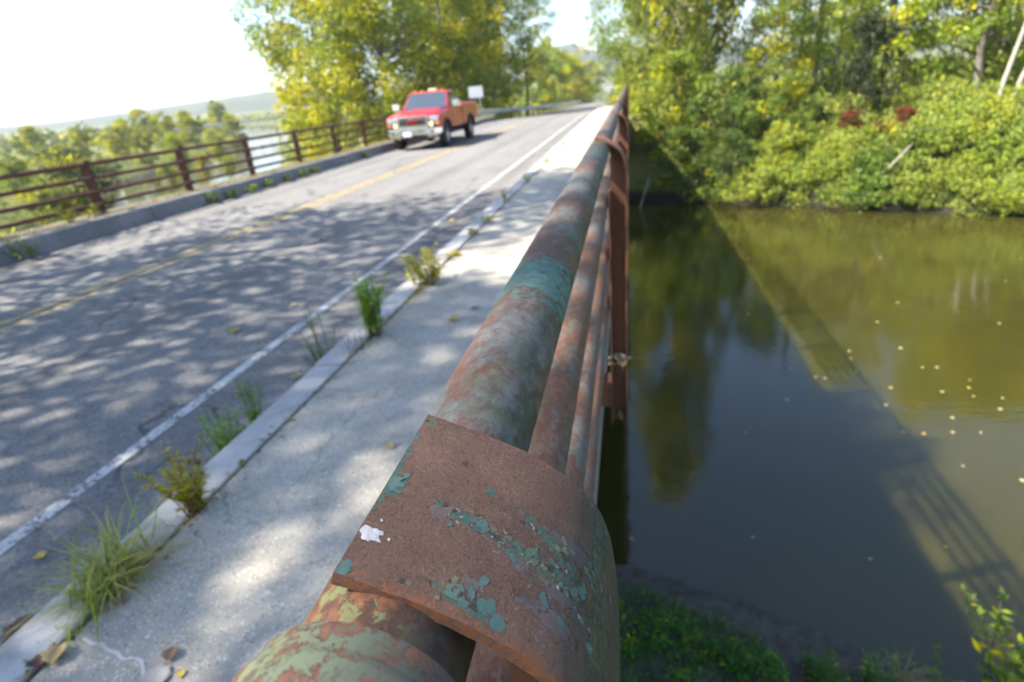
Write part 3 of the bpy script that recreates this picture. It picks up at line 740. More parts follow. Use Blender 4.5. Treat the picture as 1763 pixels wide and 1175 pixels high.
# ------------------------------------------------------------------ pickup truck
red = simple('red_truck_paint', (0.42, 0.018, 0.020), .30, var=.05, scale=2, coat=.35)
chrome = simple('chrome', (0.82, 0.82, 0.83), .13, 1.0, .04, 3)
blackp = simple('black_plastic', (0.022, 0.022, 0.024), .55, var=.2)
rubber = simple('tyre_rubber', (0.020, 0.020, 0.021), .8, var=.25, scale=20, bump=.3)
dark = simple('underbody_dark', (0.012, 0.012, 0.013), .8, var=.3)
glass = simple('tinted_glass', (0.035, 0.045, 0.052), .04, var=.1, spec=1.0)
glass.node_tree.nodes['Principled BSDF'].inputs['IOR'].default_value = 1.95
lens = simple('clear_lamp_lens', (0.34, 0.36, 0.39), .12, var=.06, spec=.8)
alloy = simple('alloy_rim', (0.45, 0.45, 0.46), .35, .8)
amber = simple('amber_lens', (0.72, 0.26, 0.02), .2)
cream = simple('cream_beacon', (0.72, 0.66, 0.50), .35)
platew = simple('licence_plate_white', (0.70, 0.71, 0.72), .5, var=.05)
redem = simple('red_emblem', (0.42, 0.012, 0.02), .3)
lampm = NT('lit_running_lamp'); e = lampm.n('Emission', {'Color': (1.0, 0.78, 0.35, 1), 'Strength': 1.1}); lampm.surface(e.outputs[0]); lampm = lampm.mat; lampm.cycles.emission_sampling = 'NONE'

tk = thing('pickup_truck', 'red regular cab pickup truck with chrome bumper driving towards the viewer', 'pickup truck', (-7.36, 22.65, ZR), math.pi)
FA, RA, WR = 1.70, -1.68, .405
def arch(y0, r, a0, a1, n=12, zc=.42): return [(y0 + r * math.cos(R(a0 + (a1 - a0) * k / n)), zc + r * math.sin(R(a0 + (a1 - a0) * k / n))) for k in range(n + 1)]
aw = 24
front_side = [(2.46, .74), (2.50, 1.02), (2.42, 1.13), (1.9, 1.215), (1.15, 1.275), (.95, 1.31), (-.52, 1.345), (-.54, .62), (1.14, .60)]
cut = [(p[0], p[1]) for p in arch(FA, .53, 160, 20)]
front_side = [(2.46, .74), (2.50, 1.02), (2.42, 1.13), (1.9, 1.215), (1.15, 1.275), (.95, 1.31), (-.52, 1.345), (-.54, .60)] + cut
bed_side = [(-.58, .64), (-.58, 1.37), (-2.98, 1.40), (-3.02, 1.2), (-2.98, .72)] + [p for p in arch(RA, .53, 20, 160)][::-1]
# walk the rear arch from the tail forwards
def side_panels(name, poly, par, mat=red):
    for s in (-1, 1):
        MB().prism(poly, 'x', s * .86, s * .985).build(name, mat, par, bevel=.065, seg=4)
side_panels('front_fender', front_side, tk); side_panels('bed_side', bed_side, tk)
# hood with a raised centre
b = MB(); vs = []; fs = []; hy = [2.47, 2.40, 2.25, 1.9, 1.5, 1.05]; hz = [1.07, 1.15, 1.19, 1.235, 1.27, 1.31]; hx = [-.90, -.62, -.52, 0, .52, .62, .90]; hd = [-.012, .0, .022, .03, .022, .0, -.012]
for y, z in zip(hy, hz): vs += [(x, y, z + d) for x, d in zip(hx, hd)]
for j in range(len(hy) - 1):
    for i in range(6): a0 = j * 7 + i; fs.append((a0, a0 + 1, a0 + 8, a0 + 7))
o = b.add(vs, fs).build('hood', red, tk, True); md = o.modifiers.new('thick', 'SOLIDIFY'); md.thickness = .03
# lower cab, engine bay, chassis
MB().box(-.855, .855, -.53, 1.0, .58, 1.30).build('cab_interior', dark, tk)
MB().box(-.80, .80, 1.0, 2.40, .62, 1.12).build('engine_bay', dark, tk)
MB().box(-.42, .42, -2.9, 2.3, .40, .60).build('chassis', dark, tk)
MB().box(-.858, .858, -2.93, -.60, .66, .86).build('bed_floor', red, tk)
MB().box(-.858, .858, -.66, -.585, .86, 1.37).build('bed_front', red, tk)
MB().box(-.80, .80, -3.03, -2.95, .72, 1.38).build('tailgate', red, tk, bevel=.01)
MB().box(-.88, .88, -3.18, -3.035, .56, .72).build('rear_bumper', chrome, tk, bevel=.02)
# greenhouse
def frust(y0b, y1b, wb, zb, y0t, y1t, wt_, zt):
    return [(-wb, y0b, zb), (wb, y0b, zb), (wb, y1b, zb), (-wb, y1b, zb), (-wt_, y0t, zt), (wt_, y0t, zt), (wt_, y1t, zt), (-wt_, y1t, zt)]
FR = [(0, 3, 2, 1), (4, 5, 6, 7), (0, 1, 5, 4), (1, 2, 6, 5), (2, 3, 7, 6), (3, 0, 4, 7)]
G = frust(-.50, 1.04, .90, 1.305, -.40, .36, .735, 1.885)
cabr = MB().add(G, FR).build('cab_top', red, tk, bevel=.05, seg=4)
def panel(quad, inset, proud):
    q = [Vector(p) for p in quad]; n = (q[1] - q[0]).cross(q[3] - q[0]).normalized()
    def L(u, v): return q[0] * (1 - u) * (1 - v) + q[1] * u * (1 - v) + q[2] * u * v + q[3] * (1 - u) * v
    iu, iv0, iv1 = inset
    P = [L(iu, iv0), L(1 - iu, iv0), L(1 - iu, 1 - iv1), L(iu, 1 - iv1)]
    return [p + n * proud for p in P] + [p - n * .02 for p in P]
PF = [(0, 1, 2, 3), (7, 6, 5, 4), (0, 4, 5, 1), (1, 5, 6, 2), (2, 6, 7, 3), (3, 7, 4, 0)]
g = [Vector(p) for p in G]
MB().add(panel([g[2], g[3], g[7], g[6]], (.035, .02, .07), .006), PF).build('windshield', glass, tk, bevel=.012)
MB().add(panel([g[0], g[1], g[5], g[4]], (.12, .1, .16), .006), PF).build('rear_window', glass, tk)
for s in (0, 1):
    qd = [g[1], g[2], g[6], g[5]] if s == 0 else [g[3], g[0], g[4], g[7]]
    MB().add(panel(qd, (.12, .05, .14), .006), PF).build('side_window', glass, tk)
for k, x in enumerate((-.52, -.26, 0, .26, .52)):
    if k == 2: continue
    MB().prism([(.30, 1.878), (.40, 1.878), (.36, 1.915), (.31, 1.925)], 'x', x - .05, x + .05).build('cab_light', amber, tk, bevel=.008)
bc = MB(); bc.prism(rrect(.17, .10, .05), 'z', 0, .09); bo = bc.build('roof_beacon', cream, tk, bevel=.02); bo.location = (-.10, .05, 1.885)
# doors
for s in (-1, 1):
    dr = MB().prism([(-.44, .66), (.88, .66), (.98, 1.27), (.90, 1.30), (-.44, 1.33)], 'x', s * .9835, s * .992).build('door', red, tk, bevel=.004)
    MB().box(*sorted((s * .990, s * 1.012)), -.38, -.22, 1.13, 1.175).build('handle', blackp, dr)
    MB().box(*sorted((s * .990, s * 1.004)), -.44, .90, .80, .86).build('side_moulding', red, dr)
    mi = MB(); mi.prism(rrect(.13, .12, .04), 'y', .78, .90); mo = mi.build('mirror', chrome if s == 1 else blackp, tk, bevel=.02); mo.location = (s * 1.17, 0, 1.42); mo.data.materials[0] = chrome
    MB().box(*sorted((s * .93, s * 1.06)), .80, .86, 1.33, 1.38).build('mirror_arm', blackp, mo).location = (-s * 1.17, 0, -1.42)
# front end
gril = MB().prism(rrect(.56, .20, .06), 'y', 2.455, 2.55).build('grille', chrome, tk, bevel=.012); gril.location = (0, .012, .915)
MB().prism(rrect(.50, .14, .04), 'y', 2.545, 2.5535).build('grille_mesh', blackp, gril).location = (0, 0, .025)
for dz in (-.105, .115):
    MB().box(-.47, .47, 2.548, 2.566, dz - .010, dz + .010).build('grille_bar', chrome, gril)
cu = bpy.data.curves.new('emblem', 'FONT'); cu.body = 'GMC'; cu.size = .165; cu.extrude = .010; cu.offset = .004; cu.align_x = 'CENTER'; cu.align_y = 'CENTER'
tmp = bpy.data.objects.new('tmp', cu); link(tmp); dg = bpy.context.evaluated_depsgraph_get(); me = bpy.data.meshes.new_from_object(tmp.evaluated_get(dg)); bpy.data.objects.remove(tmp)
me.materials.clear(); me.materials.append(redem); em = bpy.data.objects.new('emblem_letters', me); link(em, gril)
em.matrix_local = Matrix.Translation((0, 2.572, .022)) @ Matrix.Rotation(math.pi, 4, 'Z') @ Matrix.Rotation(R(90), 4, 'X') @ Matrix.Diagonal((1.15, 1, 1, 1))
for s in (-1, 1):
    hl = MB().prism([(s * .575, .90), (s * .93, .90), (s * .95, 1.07), (s * .80, 1.10), (s * .58, 1.07)], 'y', 2.40, 2.515).build('headlight', lens, tk, bevel=.02)
    MB().prism([(s * .545, .785), (s * .95, .785), (s * .95, .893), (s * .545, .893)], 'y', 2.40, 2.51).build('signal_housing', blackp, tk, bevel=.015)
    rl = MB().tube([(s * .66, 2.505, .84), (s * .66, 2.53, .84)], .062, 16).build('running_light', lampm, tk)
    MB().box(*sorted((s * .80, s * .955)), 2.42, 2.516, .80, .88).build('turn_signal', amber, tk, bevel=.012)
bp = [(-.99, 2.36), (-.97, 2.52), (-.80, 2.64), (-.45, 2.70), (.45, 2.70), (.80, 2.64), (.97, 2.52), (.99, 2.36), (.93, 2.34), (.90, 2.46), (.76, 2.55), (.43, 2.61), (-.43, 2.61), (-.76, 2.55), (-.90, 2.46), (-.93, 2.34)]
bm_ = MB().prism(bp, 'z', .52, .735).build('front_bumper', chrome, tk, bevel=.03, seg=3)
for s in (-1, 1):
    MB().tube([(s * .72, 2.655, .60), (s * .70, 2.675, .60)], .05, 14).build('tow_hole', blackp, bm_)
    MB().prism([(s * .50, .40), (s * .92, .46), (s * .94, .535), (s * .50, .535)], 'y', 2.40, 2.58).build('air_dam', chrome, bm_, bevel=.015)
MB().box(-.62, .62, 2.42, 2.55, .38, .52).build('lower_valance', blackp, tk, bevel=.02)
pl_ = MB().box(-.155, .155, 2.702, 2.710, .55, .71).build('licence_plate', platew, tk, bevel=.003); pl_.location = (.20, 0, -.075)
# wheels
def wheel(x, y, s):
    w = bpy.data.objects.new('wheel', None); link(w, tk); w.location = (x, y, WR)
    prof_ = [(-.13, .25), (-.135, .33), (-.12, .385), (-.08, .403), (.08, .403), (.12, .385), (.135, .33), (.13, .25)]
    b = MB(); N = 36; vs = [(px, r_ * math.cos(2 * math.pi * k / N), r_ * math.sin(2 * math.pi * k / N)) for k in range(N) for px, r_ in prof_]; m = len(prof_)
    fs = [(k * m + i, ((k + 1) % N) * m + i, ((k + 1) % N) * m + (i + 1) % m, k * m + (i + 1) % m) for k in range(N) for i in range(m)]
    b.add(vs, fs).build('tyre', rubber, w, True, autosmooth=30)
    rp = [(.10, .25), (.115, .235), (.075, .215), (.07, .12), (.10, .085), (.105, .0)]
    b = MB(); vs = [(s * px, r_ * math.cos(2 * math.pi * k / N), r_ * math.sin(2 * math.pi * k / N)) for k in range(N) for px, r_ in rp]; m = len(rp)
    fs = [(k * m + i, ((k + 1) % N) * m + i, ((k + 1) % N) * m + i + 1, k * m + i + 1) for k in range(N) for i in range(m - 1)]
    rim = b.add(vs, fs).build('rim', alloy, w, True, autosmooth=30)
    b = MB()
    for k in range(6):
        a_ = 2 * math.pi * k / 6; cy_, cz_ = .165 * math.cos(a_), .165 * math.sin(a_); b.tube([(s * .073, cy_, cz_), (s * .079, cy_, cz_)], .034, 10)
    b.build('rim_hole', blackp, w)
for s in (-1, 1):
    for yc in (FA, RA):
        wheel(s * .855, yc, s)
        outer = arch(yc, .56, 8, 172, 16); innr = arch(yc, .475, 172, 8, 16)
        MB().prism(outer + innr, 'x', s * .84, s * 1.035).build('fender_flare', blackp, tk, bevel=.015)
        MB().prism(arch(yc, .60, 0, 180, 12), 'x', s * .55, s * .835).build('wheel_well', dark, tk)

# ------------------------------------------------------------------ foliage builders
def leaf_quads(C, L, W, rg, up=0.25, droop=0.15):
    """kite shaped leaves at centres C"""
    n = len(C)
    d = rg.normal(size=(n, 3)); d[:, 2] -= droop; d /= np.linalg.norm(d, axis=1, keepdims=True)
    nr = rg.normal(size=(n, 3)); nr[:, 2] += up * 2; nr -= d * (nr * d).sum(1, keepdims=True); nr /= np.linalg.norm(nr, axis=1, keepdims=True) + 1e-9
    sd = np.cross(d, nr); l = (L * rg.uniform(.65, 1.3, n))[:, None]; w = l * W
    v = np.stack([C - d * l * .5, C - d * l * .05 + sd * w * .5 + nr * l * .06, C + d * l * .5, C - d * l * .05 - sd * w * .5 + nr * l * .06], 1).reshape(-1, 3)
    return v, np.arange(4 * n).reshape(n, 4)

def cloud(centers, radii, per, rg, flat=.75):
    """points spread through clumps, denser near each clump's skin"""
    P = []; K = []
    for c, r in zip(centers, radii):
        k = max(4, int(per * (r / np.mean(radii)) ** 2)); g = rg.normal(size=(k, 3)); g /= np.linalg.norm(g, axis=1, keepdims=True)
        rad = r * rg.uniform(.25, 1.1, (k, 1)) ** .6; p = g * rad; p[:, 2] *= flat; P.append(p + c); K.append(np.full(k, rg.random()))
    return np.concatenate(P), np.concatenate(K)

PROTO = {}
def tree_proto(key, seed, H, Rr, base, nclump, per, L, prof, trunk_r, W=.55, clump_r=(.09, .16), limbs=18, bark='bark', lean=.03, hang=0.0):
    rg = np.random.default_rng(seed); pr = random.Random(seed)
    tp = []; x = y = 0.0
    for k in range(9):
        h = H * .86 * k / 8; tp.append(Vector((x, y, h))); x += pr.uniform(-1, 1) * H * lean * .5; y += pr.uniform(-1, 1) * H * lean * .5
    def trunk_at(h):
        f = min(max(h / (H * .86), 0), 1) * 8; i = min(int(f), 7); return tp[i].lerp(tp[i + 1], f - i)
    cs = []; rs = []
    lob = rg.uniform(0, 6.28, 4)
    while len(cs) < nclump:
        h = base + (1 - base) * rg.random() ** 1.1; a = rg.uniform(0, 2 * math.pi)
        rm = Rr * np.interp(h, [p[0] for p in prof], [p[1] for p in prof]) * (.82 + .22 * math.sin(2 * a + lob[0]) * math.sin(5 * h + lob[1]) + .14 * math.sin(5 * a + lob[2] + 7 * h))
        r = rm * math.sqrt(rg.uniform(.08, 1.0)); t = trunk_at(h * H)
        cs.append(np.array([t.x + r * math.cos(a), t.y + r * math.sin(a), h * H - hang * (r / Rr) ** 2])); rs.append(Rr * rg.uniform(*clump_r) * 1.35)
    P, K = cloud(cs, rs, per, rg)
    P = P[P[:, 2] > .05]if False else P
    v, q = leaf_quads(P, L, W, rg)
    me_o = np_mesh('crown', v, q, M['leaf'], None, dict(tint=rg.random(len(q)), clump=K[:len(q)]))
    b = MB(); b.tube(tp, [trunk_r * (1 - .82 * (k / 8) ** .8) * (1.25 if k == 0 else 1) for k in range(9)], 9)
    order = list(range(len(cs))); pr.shuffle(order)
    for i in order[:limbs]:
        c = Vector(cs[i]); hz = max(.12 * H, c.z - .45 * math.hypot(c.x, c.y) - .03 * H); s0 = trunk_at(hz); mid = s0.lerp(c, .5) + Vector((0, 0, -.02 * H))
        r0 = trunk_r * .36 * (1 - .5 * hz / H); b.tube([s0, mid, c], [r0, r0 * .6, r0 * .18], 6, False)
    tr_o = b.build('trunk', M[bark], None, True)
    for o_ in (me_o, tr_o): COL.objects.unlink(o_)
    PROTO[key] = (me_o.data, tr_o.data)

def place_tree(key, x, y, label, color, yellow=.35, s=1.0, rz=0.0, z=None, name='tree', cat='tree', group=None, sz=None, tilt=0.0):
    t = thing(name, label, cat, (x, y, (gz(x, y) if z is None else z) - .1), rz, group); t.rotation_euler = (tilt, 0, rz)
    t.scale = (s, s, sz if sz else s)
    cr, tr_ = PROTO[key]
    c = bpy.data.objects.new('crown', cr); link(c, t); c.color = (*color, yellow)
    if tr_ is not None: link(bpy.data.objects.new('trunk', tr_), t)
    return t

ROUND = [(0, .45), (.25, .85), (.5, 1.0), (.75, .85), (.92, .5), (1, .15)]
FULL = [(0, .75), (.15, .95), (.4, 1.0), (.7, .85), (.9, .55), (1, .2)]
TALL = [(0, .3), (.3, .7), (.55, 1.0), (.8, .8), (1, .2)]
tree_proto('cotton', 11, 21, 7.2, .03, 260, 105, .34, FULL, .45, W=.6, limbs=30)
tree_proto('bushy', 12, 18, 6.0, .05, 200, 105, .30, FULL, .34, limbs=24)
tree_proto('open', 13, 20, 5.6, .22, 105, 85, .30, TALL, .30, limbs=26, clump_r=(.08, .15))
tree_proto('overhang', 14, 17, 6.6, .05, 200, 105, .26, FULL, .30, limbs=24, W=.6)
tree_proto('shade_thin', 25, 19, 6.4, .42, 66, 80, .24, ROUND, .30, limbs=12, clump_r=(.07, .13))
tree_proto('shade', 15, 19, 6.4, .42, 165, 84, .24, ROUND, .30, limbs=10, clump_r=(.085, .15))
tree_proto('small', 16, 9, 5.0, .06, 60, 95, .45, ROUND, .2, limbs=8, clump_r=(.13, .22))
tree_proto('small_b', 17, 10, 4.2, .08, 55, 95, .45, FULL, .2, limbs=8, clump_r=(.13, .22))
tree_proto('shrub', 18, 3.2, 2.0, .04, 60, 110, .15, FULL, .06, limbs=14, clump_r=(.10, .2), lean=.08)

GREEN = (.125, .170, .024); LIGHT = (.190, .240, .032); YEL = (.22, .205, .028); GREY = (.150, .185, .050); DEEP = (.045, .075, .020)
# left mass by the road beyond the pickup
place_tree('cotton', -25.5, 49.5, 'broad yellow green tree at the left edge of the tall clump, against white sky', LIGHT, .52, .95, .4)
place_tree('cotton', -18.5, 46.0, 'dense green tree with yellow patches behind the middle of the left railing', (.165, .205, .028), .42, .92, 2.1)
place_tree('bushy', -15.2, 52.0, 'deep green tree rising directly behind the red pickup truck', (.145, .190, .028), .38, 1.0, 1.0)
place_tree('cotton', -16.5, 62.0, 'tall yellowing tree rising just right of the pickup cab, over the sign', (.18, .195, .028), .62, .95, 3.3)
place_tree('open', -13.2, 66.0, 'slim open tree with visible trunk right of the sign above the guardrail', GREEN, .45, .95, .8)
place_tree('open', -12.9, 78.0, 'thin airy tree, right one of the trees above the guardrail', GREY, .4, .9, 4.4)
place_tree('bushy', -20, 76.0, 'hazy green tree standing deep behind the sign', GREY, .4, 1.0, 5.0)
place_tree('shrub', -12.6, 50.0, 'low green shrub growing against the back of the guardrail', LIGHT, .3, .95, 1.0, name='shrub', cat='shrub')
# right side at the far end of the bridge
place_tree('overhang', 1.3, 45.0, 'big leafy tree overhanging the far end of the right railing', (.130, .175, .028), .28, .66, .3)
place_tree('cotton', 3.4, 40.0, 'tallest dark yellow green tree at the far bridge end, cut by the top edge', (.115, .140, .020), .45, .60, 1.7, sz=1.12)
place_tree('overhang', 2.2, 62.0, 'farther pale tree leaning over the road beyond the bridge', LIGHT, .4, .8, 2.6)
place_tree('bushy', 8.6, 39.5, 'bushy green tree on the bank right of the overhanging tree', GREEN, .4, .56, 4.2)
place_tree('open', 12.4, 42.0, 'young feathery yellow green tree below the pale sky gap', LIGHT, .45, .5, 2.9)
# right bank woods
hz = [('cotton', 19.5, 54, LIGHT, .28, .92, 'tall hazy yellow tree right of the bare reddish trunk'), ('open', 23.0, 47, LIGHT, .28, .95, 'airy light green tree above the dark round bush'),
      ('bushy', 27.5, 56, GREY, .35, 1.05, 'grey green tree filling the gap left of the pale trunks'), ('cotton', 30.5, 49, LIGHT, .35, .95, 'leafy tree standing behind the pale trunks, at the right edge'),
      ('open', 17.0, 66, GREY, .45, .9, 'far pale tree seen just right of the sky gap'), ('bushy', 36.0, 62, GREY, .4, 1.05, 'distant tree in the top right corner')]
for k, (key, x, y, c, yf, s, lab) in enumerate(hz): place_tree(key, x, y, lab, c, yf, s, 1.3 * k)
place_tree('shrub', 11.5, 34.0, 'dark round vine covered bush standing on the right bank', (.030, .040, .013), .12, 1.0, 0, name='bush', cat='bush', sz=1.75)
for x, y, lab in ((10.5, 32.0, 'small reddish shrub left of the dark round bush'), (12.5, 31.2, 'reddish leafed shrub just below the dark round bush')):
    place_tree('shrub', x, y, lab, (.13, .045, .022), .1, .56, x, name='shrub', cat='shrub')
place_tree('shrub', 5.4, 34.0, 'bushy shrub at the foot of the overhanging tree', (.085, .125, .024), .25, 1.25, .5, name='shrub', cat='shrub')
place_tree('shrub', 2.3, 36.0, 'light green shrub tumbling past the end of the right railing', (.150, .195, .030), .25, 1.3, 2.5, name='shrub', cat='shrub')
place_tree('shrub', 8.2, 33.5, 'mid green shrub above the water between overhanging tree and bright brush', (.105, .150, .026), .3, 1.1, 4.0, name='shrub', cat='shrub')
place_tree('shrub', 5.0, 31.9, 'shaded shrub hanging over the dark water near the abutment', (.070, .105, .022), .2, .85, 1.1, name='shrub', cat='shrub')
place_tree('shrub', 2.6, 33.0, 'shrub drooping in front of the dark abutment wall', (.085, .125, .024), .2, .85, 3.1, name='shrub', cat='shrub')
# bare trunks
def bare_trunk(name, label, x, y, paths, mat, cat='tree trunk', crown=None):
    t = thing(name, label, cat, (x, y, gz(x, y) - .15))
    if crown:
        for (cx, cy, cz, k_, s_) in crown:
            c = bpy.data.objects.new('crown', PROTO[k_][0]); link(c, t); c.location = (cx, cy, cz); c.scale = (s_,) * 3; c.color = (*LIGHT, .4)
    for p, r0, r1 in paths:
        n = len(p); MB().tube(p, [r0 + (r1 - r0) * k / (n - 1) for k in range(n)], 8).build('stem' if len(paths) > 1 else 'trunk', M[mat], t, True)
bare_trunk('bare_trunk', 'bare reddish trunk standing against the pale sky gap', 11.6, 43.5, [([(0, 0, 0), (.2, 0, 4), (.15, .1, 8), (.55, 0, 14)], .24, .12)], 'barkred')
bare_trunk('bare_trunk', 'thin grey trunk just left of the bare reddish one', 10.9, 44.0, [([(0, 0, 0), (.05, .1, 4), (-.1, 0, 9), (-.05, 0, 13)], .13, .06)], 'bark')
bare_trunk('pale_trunks', 'cluster of pale leaning trunks at the right edge above the bank', 18.0, 33.8, [([(-.5, 0, 0), (-.35, .1, 2.5), (.2, .2, 6), (.4, .2, 9)], .13, .05), ([(-.15, .1, 0), (.35, .1, 2.5), (1.0, 0, 5.5), (1.5, 0, 8.5)], .12, .05), ([(.15, 0, 0), (.75, 0, 2.0), (1.5, .1, 4.6), (2.1, .1, 7)], .10, .05), ([(.5, .2, 0), (1.2, .2, 1.6), (2.2, .2, 3.4)], .09, .04)], 'birch', 'tree trunks', [(.2, -.3, 6.0, 'small', .55), (2.0, -.2, 5.6, 'small_b', .6)])
bare_trunk('driftwood', 'pale fallen stick lying in the bright brush above the water', 10.6, 28.5, [([(0, 0, 1.0), (.6, -.4, 2.0), (1.1, -.5, 2.7)], .05, .02)], 'birch', 'driftwood')
bare_trunk('dead_branch', 'thin pale dead branch leaning by the far abutment', .25, 30.6, [([(0, 0, 0), (.35, .1, 1.3), (.75, .2, 2.7)], .035, .02)], 'birch', 'branch')

# trees behind the viewer's left shoulder that dapple the road with shade
place_tree('shade', -12.6, -1.0, 'tall tree on the near left bank shading the near road', GREEN, .4, .78, .4)
place_tree('shade', -11.4, 3.4, 'second tall tree on the near left bank shading the lane', GREEN, .4, .74, 2.2, sz=.76)
place_tree('shade_thin', -10.2, -2.6, 'tree behind the viewer on the near left bank', GREEN, .4, .72, 4.2, sz=.95)

# far left trees in the valley
far = [(-47.8, 62, 1.02, (.055, .08, .03), .3, 'dark round tree at the left over the railing', 'small'), (-51.2, 66, .8, GREY, .3, 'pale leaning tree at the far left edge', 'small_b'), (-50.0, 55, .6, (.05, .07, .028), .25, 'dark bush at the far left edge below the pale tree', 'small'),
       (-44.2, 110, 1.15, (.13, .15, .05), .45, 'pale yellow tree right of the dark round tree', 'small'), (-42.6, 100, 1.0, (.14, .15, .05), .5, 'yellowish tree in the valley left of centre', 'small_b'), (-40.2, 108, 1.1, LIGHT, .35, 'fresh green round tree in the valley', 'small'),
       (-40.6, 130, 1.5, GREY, .4, 'greyer tall tree behind the fresh green round tree', 'small_b'), (-38.6, 95, .75, YEL, .5, 'small yellow tree in front of the distant rail', 'small_b'), (-37.2, 125, 1.1, LIGHT, .4, 'light tree left of the tall clump', 'small'),
       (-35.6, 150, 1.7, GREY, .35, 'hazy tree at the foot of the left clump', 'small'), (-45.6, 84, .55, (.06, .085, .03), .3, 'low dark bush trailing right of the dark round tree', 'small'), (-43.4, 150, 1.5, LIGHT, .5, 'distant yellow tree on the skyline left of the hill', 'small'),
       (-41.4, 78, .72, GREEN, .35, 'round bush tree in front of the fresh green one', 'small'), (-46.4, 120, 1.3, GREY, .35, 'grey green tree between dark round tree and pale yellow tree', 'small_b'), (-36.6, 88, .62, LIGHT, .45, 'low light tree just left of the tall clump base', 'small_b'),
       (-38.9, 140, 1.55, GREEN, .4, 'darker tree under the hill line', 'small'), (-42.0, 170, 2.0, GREY, .45, 'broad pale tree on the horizon left of the hill', 'small'), (-49.4, 130, 1.5, GREY, .35, 'faint tree on the horizon at the left', 'small'), (-36.4, 200, 2.2, GREY, .35, 'faint tree below the hill beside the tall clump', 'small_b')]
for k, (az, dist, s, c, yf, lab, key) in enumerate(far):
    big = 1.75 if 'dark round tree at' in lab else 1.0
    place_tree(key, dist * math.sin(R(az)), dist * math.cos(R(az)), lab, c, yf, s * .42 * big, 1.7 * k, group='scattered trees in the river valley', sz=s * .42 * (1.25 if big > 1 else 1))
# trees in the gap beyond the road
for k, (az, dist, s, c, lab) in enumerate([(-6.3, 150, 1.2, LIGHT, 'light green tree beyond the guardrail in the road gap'), (-4.9, 190, 1.3, YEL, 'yellow tree left of where the far road climbs'), (-5.6, 240, 1.6, GREY, 'hazy green tree under the distant blue hill'),
                                           (-3.3, 300, 1.5, GREEN, 'dark green tree beside the far climbing road'), (-7.6, 130, 1.3, LIGHT, 'leafy tree at the end of the guardrail'), (-4.0, 130, .55, YEL, 'low yellow bush at the far road edge')]):
    place_tree('small' if k % 2 else 'small_b', dist * math.sin(R(az)), dist * math.cos(R(az)), lab, c, .4, s, 2.1 * k, group='trees beyond the road gap')

# ------------------------------------------------------------------ brush, grass, far woods (uncountable)
def brush(name, pts, rad, per, L, color, yf, W=.6, lift=.6, flat=.8, seed=1, mat='leaf', droop=.15):
    rg = np.random.default_rng(seed); z = ground_z(pts[:, 0], pts[:, 1]); r = rg.uniform(rad[0], rad[1], len(pts))
    C = np.column_stack([pts, z + r * lift * rg.uniform(.3, 1.5, len(pts))])
    P, K = cloud(C, r, per, rg, flat); v, q = leaf_quads(P, L, W, rg, .35, droop)
    o = np_mesh(name, v, q, M[mat], None, dict(tint=rg.random(len(q)), clump=K)); o.color = (*color, yf); return tag(o, kind='stuff')
def scatter(n, x0, x1, y0, y1, cond, seed):
    rg = np.random.default_rng(seed); x = rg.uniform(x0, x1, n); y = rg.uniform(y0, y1, n); d = river_d(x, y); s = y + .467 * x
    k = cond(x, y, d, s); return np.column_stack([x[k], y[k]])
def mounds(name, pts, rad, color, yf, L, per, seed, lift=.55):
    """bushes grown into one mass: leafy shells with dark gaps between them"""
    rg = np.random.default_rng(seed); C = []; rr_ = []; z = ground_z(pts[:, 0], pts[:, 1]); CK = []
    for (x, y), zz in zip(pts, z):
        Rm = rg.uniform(*rad); k = int(26 * Rm ** 1.3); g = rg.normal(size=(k, 3)); g[:, 2] = np.abs(g[:, 2]) * .9 - .25; g /= np.linalg.norm(g, axis=1, keepdims=True)
        g *= Rm * (.75 + .3 * rg.random((k, 1))); g[:, 2] *= .95; C.append(g + np.array([x, y, zz + Rm * lift])); rr_.append(rg.uniform(.20, .42, k)); CK.append(np.full(k, rg.random()))
    C = np.concatenate(C); rr_ = np.concatenate(rr_); k = C[:, 2] > -6.15; C = C[k]; rr_ = rr_[k]
    CK = np.concatenate(CK)[k]; P, K = cloud(C, rr_, per, rg, .8)
    cnt = [max(4, int(per * (a_ / np.mean(rr_)) ** 2)) for a_ in rr_]; K = .45 * K + .55 * np.repeat(CK, cnt); v, q = leaf_quads(P, L, .62, rg, .3, .2)
    o = np_mesh(name, v, q, M['leaf'], None, dict(tint=rg.random(len(q)), clump=K)); o.color = (*color, yf); return tag(o, kind='stuff')
p = scatter(1500, 4.5, 34, 8, 40, lambda x, y, d, s: (s > 20) & (d > -.25) & (d < 3.2) & (x > 4.8 + .4 * d), 21)
dk = np.sin(p[:, 0] * 1.1 + 2.2) + np.cos(p[:, 1] * 1.3) + .5 * np.sin(p[:, 0] * 3.1) > .75
mounds('dark_leaf_brush', p[dk], (.6, 1.2), (.100, .150, .030), .2, .16, 26, 23)
p = p[~dk]
mounds('riverbank_brush', p, (.6, 1.25), (.205, .245, .045), .26, .125, 40, 22)
p = scatter(560, 4.5, 38, 8, 44, lambda x, y, d, s: (s > 20) & (d > 3.2) & (d < 8) & (x > 6.5), 71)
mounds('upper_bank_brush', p, (1.0, 1.9), (.190, .225, .048), .30, .15, 36, 72)
p = scatter(700, 3.0, 34, 8, 36, lambda x, y, d, s: (s > 20) & (d > -.75) & (d < .5), 61)
brush('waterline_brush', p, (.3, .55), 80, .115, (.185, .235, .034), .3, seed=62, lift=.8)
p = scatter(1700, 8.0, 48, 10, 75, lambda x, y, d, s: (s > 20) & (d > 4) & (d < 34) & (x > 8.5), 23)
brush('bank_top_brush', p, (.6, 1.25), 62, .19, (.180, .225, .034), .36, seed=24, lift=1.1)
p = scatter(330, .4, 9, 28, 44, lambda x, y, d, s: (s > 20) & (d > -.1) & (x > .7), 25)
